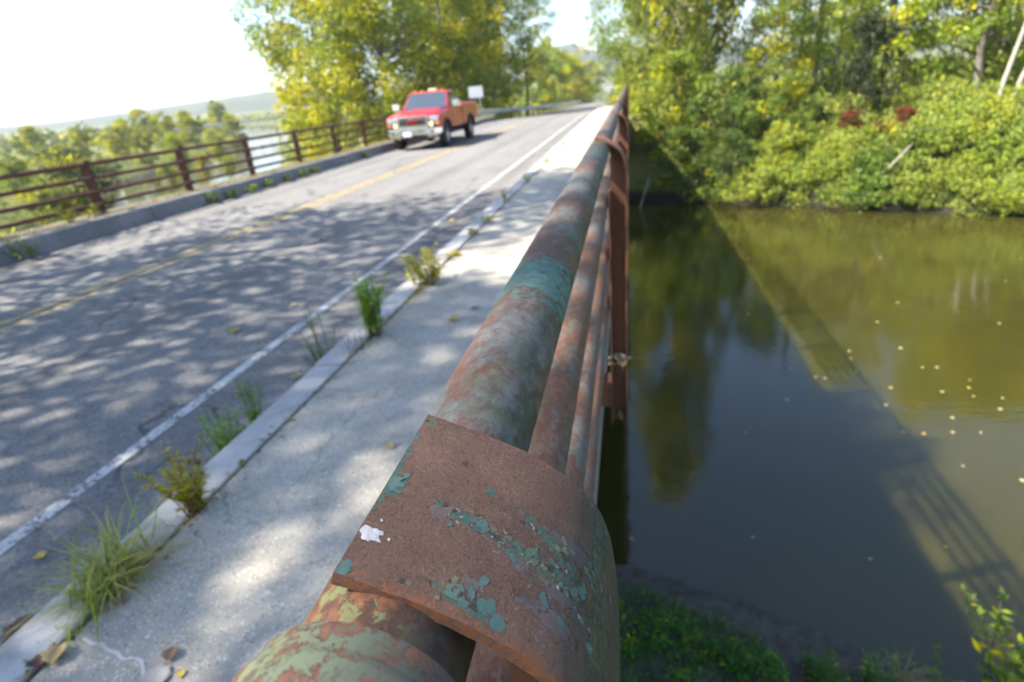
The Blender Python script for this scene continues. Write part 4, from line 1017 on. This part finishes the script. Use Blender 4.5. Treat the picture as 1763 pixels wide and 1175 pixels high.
brush('shaded_bank_brush', p, (.4, .85), 70, .17, (.080, .120, .024), .22, seed=26, lift=.9)
p = scatter(2200, -75, -9.9, 6, 62, lambda x, y, d, s: (s < 22) & (d > .5) & (x < -10.4 - .0 * y) & (np.sin(x * .35) + np.cos(y * .3 + x * .1) > -.7), 27)
brush('left_bank_brush', p, (.45, 1.05), 52, .22, (.110, .155, .026), .34, seed=28, lift=.7)
p = scatter(420, -28, -9.9, 38, 60, lambda x, y, d, s: (s > 20) & (d > .5) & (x < -10.2), 29)
brush('far_left_bank_brush', p, (.4, .9), 60, .2, LIGHT, .4, seed=30, lift=.8)
p = scatter(700, -14, 3, 39, 120, lambda x, y, d, s: ((x < -10.2) | ((x > -.3) & (y > 38.5))) & (y > 38.5), 31)
brush('verge_weeds', p, (.2, .45), 40, .14, (.15, .17, .04), .5, seed=32, lift=.5)
p = scatter(900, -150, -20, 60, 190, lambda x, y, d, s: (d > 3) & (np.sin(x * .12 + 1) + np.cos(y * .1) > .1) & (np.abs(np.degrees(np.arctan2(x, y)) + 33.5) > 0), 33)
brush('meadow_scrub', p, (.5, 1.2), 26, .4, (.12, .13, .045), .5, seed=34, lift=.5)
# far woods as clumps on the valley floor and hillsides
rg = np.random.default_rng(41); n = 1900
az = np.radians(np.concatenate([rg.uniform(-60, -17, int(n * .7)), rg.uniform(-12, 3, n - int(n * .7))])); dist = 190 + 800 * rg.random(n) ** 1.3
p = np.column_stack([dist * np.sin(az), dist * np.cos(az)]); k = (river_d(p[:, 0], p[:, 1]) > 6) & (np.abs(p[:, 0] - road_x(p[:, 1]) + 5) > 16)
brush('far_woods', p[k], (1.5, 3.2), 16, 1.6, (.085, .105, .035), .4, seed=42, lift=.9)
# meadow grass strip and near bank grass
def grass(name, pts, h, w, color, yf, seed, lean=.5):
    rg = np.random.default_rng(seed); n = len(pts); z = ground_z(pts[:, 0], pts[:, 1]); base = np.column_stack([pts, z - .01])
    a = rg.uniform(0, 2 * math.pi, n); hh = h * rg.uniform(.4, 1.25, n); le = lean * rg.uniform(.1, 1.2, n) * hh; b2 = rg.uniform(0, 2 * math.pi, n)
    side = np.column_stack([np.cos(a), np.sin(a), np.zeros(n)]) * (w * rg.uniform(.6, 1.3, n))[:, None]; ld = np.column_stack([np.cos(b2), np.sin(b2), np.zeros(n)]) * le[:, None]
    upv = np.column_stack([np.zeros(n), np.zeros(n), hh])
    v = np.stack([base - side, base + side, base + side * .7 + ld * .35 + upv * .6, base - side * .7 + ld * .35 + upv * .6, base + ld + upv + side * .08, base + ld + upv - side * .08], 1).reshape(-1, 3)
    i = np.arange(n)[:, None] * 6; q = np.concatenate([i + np.array([[0, 1, 2, 3]]), i + np.array([[3, 2, 4, 5]])])
    t = np.tile(rg.random(n), 2); o = np_mesh(name, v, q, M['blade'], None, dict(tint=t, clump=np.tile(rg.random(n), 2))); o.color = (*color, yf); return tag(o, kind='stuff')
p = scatter(60000, -.8, 7.5, -1, 6.6, lambda x, y, d, s: (s < 7) & (d > .40) & (.5 * np.sin(x * 2.1 + y * 1.3) + .5 * np.sin(y * 2.9 - x * 1.1) + .25 * np.sin(x * 7 + 2 * y) + .5 * (d - 1.0) > -.25), 51)
grass('bank_grass', p, .10, .007, (.11, .23, .035), .15, 52)
p = scatter(800, -.2, 7.5, 0, 6.4, lambda x, y, d, s: (s < 7) & (d > .55), 53)
brush('bank_ground_cover', p, (.10, .24), 46, .055, (.10, .23, .036), .12, seed=54, lift=.4, flat=.5)
p = scatter(12000, -90, -20, 45, 150, lambda x, y, d, s: (d > .3) & (d < 26) & (s > 22), 55)
grass('meadow_grass', p, .55, .05, (.165, .20, .055), .35, 56)

# ------------------------------------------------------------------ small plants
def stem_plant(name, label, x, y, z, n_st, h, leaf_l, leaf_n, color, yf, seed, group=None, spread=.5, leafw=.28, cat='weed', stemcol=None, tipseed=False, base_r=.02, droop=-.6):
    rg = np.random.default_rng(seed); pr = random.Random(seed)
    t = thing(name, label, cat, (x, y, z), 0, group); sb = MB(); V = []; T = []; off = 0
    for k in range(n_st):
        a = pr.uniform(0, 6.283); hh = h * pr.uniform(.5, 1.05); ln = spread * hh * pr.uniform(.1, 1.0); bx, by = base_r * pr.uniform(-1, 1), base_r * pr.uniform(-1, 1)
        P = [Vector((bx + math.cos(a) * ln * f ** 1.5, by + math.sin(a) * ln * f ** 1.5, hh * f)) for f in (0, .3, .6, .85, 1)]
        r = .0022 * (h / .2) ** .6; sb.tube(P, [r, r * .9, r * .7, r * .5, r * .3], 5)
        for j in range(leaf_n):
            f = pr.uniform(.12, 1.0) ** .85; i = min(int(f * 4), 3); p = P[i].lerp(P[i + 1], f * 4 - i)
            b = pr.uniform(0, 6.283); d = Vector((math.cos(b), math.sin(b), pr.uniform(.1, .9) if not tipseed else pr.uniform(.5, 2))).normalized()
            sd = d.cross(Vector((0, 0, 1))).normalized(); l = leaf_l * pr.uniform(.6, 1.15) * (1.15 - .55 * f); w = l * leafw; nn = sd.cross(d)
            V += [p, p + d * l * .45 + sd * w * .5 + nn * l * .05, p + d * l + nn * (-l * .10), p + d * l * .45 - sd * w * .5 + nn * l * .05]
    n = len(V) // 4
    o = np_mesh('leaves', [tuple(v) for v in V], np.arange(4 * n).reshape(n, 4), M['leaf'], t, dict(tint=rg.random(n), clump=rg.random(n))); o.color = (*color, yf)
    s = sb.build('stems', stemcol or M['stemg'], t, True); return t
M['stemg'] = simple('green_stem', (.11, .13, .035), .7, var=.3, scale=30); M['stemr'] = simple('dry_red_stem', (.17, .085, .045), .8, var=.3, scale=30)

def tuft(name, label, x, y, z, n, h, w, color, yf, seed, spread=.8, ry=.1, rx=.03, group=None, cat='grass tuft', curve=1.0):
    rg = np.random.default_rng(seed); V = []; F = []; 
    for k in range(n):
        a = rg.uniform(0, 6.283); L = h * rg.uniform(.35, 1.1); el = R(rg.uniform(90 - 75 * spread, 88)); b0 = np.array([rg.normal() * rx * .5, rg.normal() * ry * .5, 0.0])
        dr = np.array([math.cos(a), math.sin(a), 0]); sd = np.array([-dr[1], dr[0], 0]) * w * rg.uniform(.5, 1.2); i0 = len(V)
        for f in (0, .35, .7, 1):
            e2 = el - curve * .9 * f * rg.uniform(.6, 1.1); p = b0 + (dr * math.cos(max(e2, -.4)) + np.array([0, 0, 1]) * math.sin(max(e2, -.2))) * L * f
            p[2] = max(p[2], .003); ww = (1 - f) ** .6 + .04; V += [p - sd * ww, p + sd * ww]
        F += [(i0 + 2 * j, i0 + 2 * j + 1, i0 + 2 * j + 3, i0 + 2 * j + 2) for j in range(3)]
    nb = n; c = rg.random(nb)
    o = np_mesh(name, V, F, M['blade'], None, dict(tint=np.repeat(rg.random(nb), 3), clump=np.repeat(c, 3))); o.location = (x, y, z); o.color = (*color, yf)
    return tag(o, label, cat, group)

WG = 'weeds along the right kerb'
tuft('grass_tuft', 'big grass tuft with long green blades sprawling over the kerb, nearest of the weeds', -1.60, 1.06, -1.30, 260, .28, .0028, (.22, .28, .05), .55, 61, .85, .12, .05, WG)
tuft('grass_tuft', 'dry straw coloured thatch at the foot of the big grass tuft', -1.565, 1.085, -1.30, 260, .11, .0015, (.30, .26, .10), .9, 62, 1.0, .13, .05, WG)
tuft('grass_tuft', 'low dark green moss and grass in the sidewalk joint in front of the big tuft', -1.552, .93, -1.31, 260, .045, .0011, (.075, .095, .028), .5, 63, 1.0, .17, .03, WG)
stem_plant('weed', 'yellowish red weed leaning over the kerb just beyond the big grass tuft', -1.555, 1.39, -1.31, 28, .24, .042, 20, (.34, .31, .06), .75, 64, WG, .75, .34, stemcol=M['stemr'], base_r=.035)
tuft('grass_tuft', 'dark moss with thin roots under the yellowish red weed', -1.535, 1.40, -1.305, 120, .045, .0012, (.10, .10, .03), .6, 65, 1.0, .10, .025, WG)
stem_plant('weed', 'bright green feathery weed growing on the road side of the kerb', -1.80, 1.88, -1.65, 18, .52, .06, 38, (.20, .31, .045), .12, 66, WG, .28, .16, base_r=.03)
stem_plant('weed', 'small green spike beyond the feathery weed on the road side of the kerb', -1.79, 2.10, -1.65, 6, .50, .055, 50, (.17, .28, .04), .1, 67, WG, .10, .22, base_r=.012)
stem_plant('weed', 'tiny green sprout in the joint beside the long bare kerb stone', -1.545, 1.665, -1.31, 5, .035, .016, 7, (.11, .15, .03), .4, 68, WG, .8, .4, base_r=.012)
stem_plant('weed', 'tall thin grey green weed on the road side by a kerb joint', -1.79, 2.80, -1.65, 10, .64, .042, 30, (.17, .22, .055), .25, 69, WG, .30, .25, base_r=.03)
stem_plant('weed', 'short pale sprout left of the tall thin weed at the kerb foot', -1.78, 2.52, -1.65, 5, .34, .03, 12, (.15, .19, .05), .3, 70, WG, .25, .3, base_r=.02)
stem_plant('weed', 'dry brown stalks standing in the joint before the biggest green weed', -1.545, 2.74, -1.31, 9, .16, .018, 5, (.16, .11, .06), .6, 71, WG, .35, .22, stemcol=M['stemr'], tipseed=True, base_r=.04)
stem_plant('weed', 'biggest bright green leafy weed in the middle of the kerb row', -1.535, 2.98, -1.31, 26, .40, .08, 32, (.22, .33, .045), .12, 72, WG, .38, .17, base_r=.05)
tuft('grass_tuft', 'brown green mossy cushion under the biggest green weed', -1.525, 3.02, -1.305, 320, .05, .0013, (.10, .10, .03), .55, 73, 1.0, .30, .035, WG)
stem_plant('weed', 'yellow green weed with dry seed stalks beyond the biggest green weed', -1.54, 3.98, -1.31, 34, .28, .06, 16, (.32, .34, .06), .55, 74, WG, .6, .34, stemcol=M['stemr'], base_r=.09)
tuft('grass_tuft', 'thick yellow green moss cushion in the joint by the weed with seed stalks', -1.52, 3.80, -1.305, 420, .06, .0016, (.14, .15, .03), .55, 75, 1.0, .34, .05, WG)
rgj = np.random.default_rng(205); V = []; F = []
for k in range(900):
    y_ = rgj.uniform(-.2, 9.0); x_ = -1.545 + rgj.normal() * .030; a_ = rgj.uniform(0, 6.283); l_ = rgj.uniform(.006, .028); w_ = l_ * rgj.uniform(.15, .7); zz = ZS + .001 + .0008 * rgj.random()
    dx_, dy_ = math.cos(a_), math.sin(a_); i0 = len(V); hh = rgj.uniform(.001, .006)
    V += [(x_ - dx_ * l_ / 2, y_ - dy_ * l_ / 2, zz), (x_ - dy_ * w_ / 2, y_ + dx_ * w_ / 2, zz + hh), (x_ + dx_ * l_ / 2, y_ + dy_ * l_ / 2, zz), (x_ + dy_ * w_ / 2, y_ - dx_ * w_ / 2, zz + hh * .4)]; F.append((i0, i0 + 1, i0 + 2, i0 + 3))
o = np_mesh('joint_litter', V, F, M['blade'], None, dict(tint=rgj.random(900), clump=rgj.random(900))); o.color = (.13, .095, .05, .35); tag(o, kind='stuff')
tuft('joint_grass', 'short ragged grass and moss along the whole kerb joint', -1.548, 3.2, -1.312, 1500, .035, .0012, (.13, .135, .04), .6, 207, 1.0, 4.0, .025)
COL.objects['joint_grass']['kind'] = 'stuff'
for k, (x, y, h, lab) in enumerate([(-1.545, 4.75, .05, 'tiny yellowish weed in the joint past the moss cushions'), (-1.545, 5.55, .07, 'small yellow weed in the joint midway along the kerb'), (-1.545, 6.1, .08, 'little tuft right after the small yellow weed'),
                                    (-1.56, 7.3, .16, 'bushy dry weed farther along the kerb joint'), (-1.55, 9.0, .10, 'distant low weed in the kerb joint'), (-1.57, 11.2, .15, 'distant dry weed near the far sunlit sidewalk'), (-1.55, 14.5, .12, 'farthest clump of small weeds in the kerb joint'), (-1.45, 33.8, .35, 'pale yellow weeds where the sidewalk ends')]):
    stem_plant('weed', lab, x, y, -1.31, 10, h, .05, 9, (.24, .22, .055), .7, 80 + k, WG, .7, .4, base_r=.06 if k < 7 else .4)
LW = 'weeds at the foot of the left kerb'
lab_l = ['leafy weed by the left kerb at the left picture edge', 'pale green weed by the left kerb near the second whole post', 'green weed clump left of the widest kerb weed', 'widest weed clump by the left kerb', 'weed next right of the widest left kerb clump', 'small weed below the left kerb post', 'bushy weed against the left kerb before the truck', 'low weed beside the bushy one on the left kerb', 'last weed on the left kerb in front of the truck']
for k, (x, y, h, wd) in enumerate([(-8.55, 6.55, .34, .14), (-8.58, 10.75, .26, .12), (-8.57, 11.35, .2, .14), (-8.57, 12.1, .24, .2), (-8.57, 12.8, .2, .15), (-8.58, 13.7, .16, .1), (-8.57, 14.4, .24, .18), (-8.58, 15.1, .18, .12), (-8.58, 18.4, .24, .12)]):
    stem_plant('weed', lab_l[k], x, y, ZR, 16, h, .085, 10, (.12, .18, .03), .25, 100 + k, LW, .6, .4, base_r=wd)
for k, (x, y, h, lab) in enumerate([(-9.5, 6.9, .5, 'green weed rising through the left railing at the picture edge'), (-9.1, 7.9, .32, 'yellow green weed on the shelf below the left railing'), (-9.15, 8.45, .22, 'small weed on the shelf left of the nearest left post')]):
    stem_plant('weed', lab, x, y, -1.405, 12, h, .10, 9, (.15, .19, .035), .35, 120 + k, 'weeds under the left railing', .55, .4, base_r=.1)
tuft('dry_litter', 'yellowish dry grass litter along the shelf behind the left kerb', -9.10, 15, -1.402, 3200, .12, .007, (.25, .22, .08), .7, 130, 1.0, 12, .20, cat='dry grass')
COL.objects['dry_litter']['kind'] = 'stuff'

# ------------------------------------------------------------------ fallen leaves
def dry_leaf(name, label, x, y, z, size, color, rot, group, seed, curl=.35, tilt=(0, 0), elong=1.0):
    rd = random.Random(seed); n = 14; V = []; F = []
    rows = []
    for j in range(7):
        f = j / 6; w = (math.sin(math.pi * min(1, f * .93 + .05)) ** .8) * .5 * (1 + .22 * math.sin(f * 19 + seed)); row = []
        for i in range(5):
            g = (i - 2) / 2; xx = g * w; zz = curl * (abs(g) ** 1.6) * w * 1.1 + curl * .5 * (f - .5) ** 2 * 1.6 + .03 * rd.random()
            row.append(len(V)); V.append((xx * size / elong, (f - .5) * size * elong, zz * size + .002))
        rows.append(row)
    for a, b in zip(rows[:-1], rows[1:]): F += [(a[i], a[i + 1], b[i + 1], b[i]) for i in range(4)]
    b = MB().add(V, F); b.tube([(0, -.5 * size * elong, curl * .2 * size + .003), (.03 * size, -.62 * size * elong, .004), (.08 * size, -.74 * size * elong, .003)], size * .012, 5)
    key = 'leafc_%.3f_%.3f' % color[:2]
    if key not in M:
        M[key] = simple('dry_leaf', color, .75, var=.35, scale=22, bump=.3)
    o = b.build(name, M[key], None, True); o.modifiers.new('thickness', 'SOLIDIFY').thickness = size * .012
    o.location = (x, y, z); o.rotation_euler = (tilt[0], tilt[1], rot); return tag(o, label, 'leaf', group)
TAN = (.42, .31, .15); BRN = (.24, .145, .085); DBR = (.10, .055, .035); GRY = (.36, .33, .30); PAL = (.46, .44, .42); YLW = (.52, .36, .06)
FW = 'fallen leaves on the sidewalk'; FR_ = 'fallen leaves on the road'
for a in [('tan curled leaf on the sidewalk beside the middle of the top rail', -1.096, 3.213, .075, TAN, 1.2, .5), ('pale grey leaf on the sidewalk close to the top rail', -1.01, 3.42, .07, PAL, 2.4, .6), ('small tan leaf on the sidewalk by the near rusty cap', -.966, 1.826, .045, TAN, .6, .4),
          ('brown curled leaf on the sidewalk left of the olive pipe sleeve', -1.195, .844, .042, BRN, .4, .6), ('large grey flat leaf cut by the bottom edge', -1.19, .780, .075, GRY, 1.9, .15), ('tiny yellow leaf beside the large grey leaf', -1.128, .800, .022, YLW, .5, .3),
          ('brown curled leaf right of the big grass tuft', -1.49, .985, .040, BRN, 1.0, .7), ('long tan curled leaf below the moss in the joint', -1.515, .800, .062, TAN, .5, .8), ('dark brown crumpled leaf at the lower left by the kerb', -1.552, .772, .045, DBR, 1.4, .8)]:
    dry_leaf('dry_leaf', a[0], a[1], a[2], ZS + .002, a[3], a[4], a[5], FW, len(a[0]), a[6])
for a in [('yellow leaf on the shaded road left of the white line', -3.236, 3.86, .085, YLW, .3, .4), ('yellow leaf on the road near the lower left corner', -2.462, 1.422, .05, YLW, 1.3, .3), ('small tan leaf on the road close to the white line', -3.04, 4.47, .06, TAN, 2.0, .3),
          ('dark crumpled leaf on the road behind the yellowish weed', -2.234, 2.095, .07, DBR, .7, .7), ('pale leaf at the kerb foot by the short sprout', -2.20, 3.06, .08, TAN, .2, .5), ('long brown leaf lying in the gutter at the lower left corner', -2.13, 1.07, .12, BRN, .45, .8), ('orange tan leaf on the road near the yellow line', -4.128, 7.07, .09, TAN, 1.2, .4), ('pale leaf on the road right of the white line', -2.50, 7.9, .09, YLW, .2, .4)]:
    dry_leaf('dry_leaf', a[0], a[1], a[2], ZR + .004, a[3], a[4], a[5], FR_, len(a[0]), a[6], elong=1.35 if 'long' in a[0] else 1.0)
PX, PYY = -.045, PY0 + PITCH - .035
for k, (dx, dy, dz, s, c, r_, tl, lab) in enumerate([(0, 0, 0, .075, TAN, .4, (.5, .3), 'largest pale dry leaf caught in the second post'), (-.025, .01, .012, .06, GRY, 1.9, (-.4, .5), 'grey dry leaf under the largest one in the second post'), (.02, -.012, .018, .065, PAL, 2.8, (.7, -.3), 'whitish leaf sticking out of the second post'), (-.03, -.015, -.004, .05, BRN, 3.6, (.2, .8), 'brown leaf tucked behind the rails in the second post')]):
    dry_leaf('dry_leaf', lab, PX + dx, PYY + dy, -1.25 + dz, s, c, r_, 'dry leaves caught in the second post', 30 + k, .5, tl)
o = MB().tube([(-.01, PYY, -1.235), (.04, PYY + .01, -1.24), (.10, PYY - .005, -1.238)], [.0018, .0014, .0008], 5).build('twig', M['wood'], None, True); tag(o, 'thin twig sticking out of the second post over the water', 'twig')
dry_leaf('dry_leaf', 'lone tan leaf lower down on the shaded second post', -.05, PYY + .02, -1.57, .05, TAN, 1.0, None, 77, .4, (1.2, .1))

FLO = [(5.241, 11.446), (6.116, 11.307), (4.896, 10.732), (6.488, 12.393), (6.208, 12.387), (6.844, 11.819), (7.05, 11.089), (4.829, 9.768), (5.146, 9.748), (5.33, 8.804), (3.134, 10.841), (2.135, 9.613), (3.428, 13.359), (5.025, 13.205), (4.113, 11.822), (3.943, 11.871), (4.848, 12.165), (6.798, 10.666), (5.854, 10.311), (5.99, 8.479), (4.245, 6.901), (3.197, 6.572), (1.751, 6.839), (.747, 6.06), (.037, 6.651), (5.632, 9.814), (6.156, 13.371), (6.229, 14.963), (6.67, 11.493), (6.584, 11.138)]
frd = random.Random(9)
for k in range(26):
    s = frd.uniform(8, 26); FLO.append((frd.uniform(2, 16), s))
base_leaf = {}
for k, (x, y) in enumerate(FLO):
    if float(river_d(np.array([x]), np.array([y]))[0]) > -.2: continue
    kk = k % 4
    if kk not in base_leaf:
        base_leaf[kk] = dry_leaf('floating_leaf', 'small yellow tan leaf floating on the river right of the railing', x, y, -HW + .001, .068, (YLW, TAN, (.50, .42, .22), TAN)[kk], frd.uniform(0, 6), 'leaves floating on the river', 40 + kk, .12)
    else:
        c = base_leaf[kk].copy(); COL.objects.link(c); c.location = (x, y, -HW + .001); c.rotation_euler = (0, 0, frd.uniform(0, 6)); sc_ = frd.uniform(.6, 1.15); c.scale = (sc_, sc_, sc_)

# plants on the near bank at the lower right
def gp(x, y): return gz(x, y) - .02
for k, (x, y, h, col, yf, ll, lab) in enumerate([(3.72, 4.62, 1.35, (.13, .20, .035), .3, .16, 'tall sunlit leafy plant at the lower right corner'), (3.15, 4.3, .75, (.12, .19, .035), .2, .13, 'green bushy plant left of the tall sunlit one'), (2.55, 4.55, .6, (.10, .17, .05), .15, .10, 'grey green plant with narrow leaves at the water edge'),
                                                 (2.05, 4.6, .45, (.08, .16, .035), .12, .10, 'low leafy plant in the middle of the near bank edge'), (3.5, 4.05, .6, (.20, .19, .05), .6, .13, 'yellowing plant cut by the bottom edge'), (1.15, 4.75, .32, (.07, .15, .03), .1, .09, 'small dark green plant on the muddy bank')]):
    stem_plant('bank_plant', lab, x, y, gp(x, y), 14, h, ll, 18, col, yf, 140 + k, 'plants on the near bank', .5, .42, cat='plant', base_r=.14)
tuft('grass_tuft', 'tuft of pale dry grass blades by the lower right plants', 2.95, 4.75, gp(2.95, 4.75), 60, .42, .007, (.26, .27, .16), .7, 150, .7, .2, .2, None)

# distant pale rail on an embankment across the valley
dr = thing('distant_rail', 'faint pale rail line across the valley behind the left trees', 'rail', (0, 0, 0))
pts = []
for k in range(14):
    az_ = R(-41 + k * .75); d_ = 165 + k * 2; pts.append(Vector((d_ * math.sin(az_), d_ * math.cos(az_), -2.0 + .05 * k)))
dr.location = pts[0]; pl = [p - pts[0] for p in pts]
MB().tube(pl, .28, 6).build('rail', M['signw'], dr, True)
pp = None
for p in pl:
    if pp is None: pp = MB().box(-.12, .12, -.12, .12, -3.5, 0).build('post', M['galv'], dr); pp.location = p
    else: c = pp.copy(); link(c, dr); c.location = p

# ------------------------------------------------------------------ air
hb = MB().box(-2600, 2600, -2150, 2650, -9.5, 106)
hm = NT('pale_haze'); vol = hm.n('VolumePrincipled', {'Color': (.86, .92, 1.0, 1), 'Density': .00032, 'Anisotropy': .25}); hm.t.links.new(vol.outputs[0], hm.out.inputs['Volume'])
hz_o = hb.build('haze', hm.mat); tag(hz_o, kind='stuff')
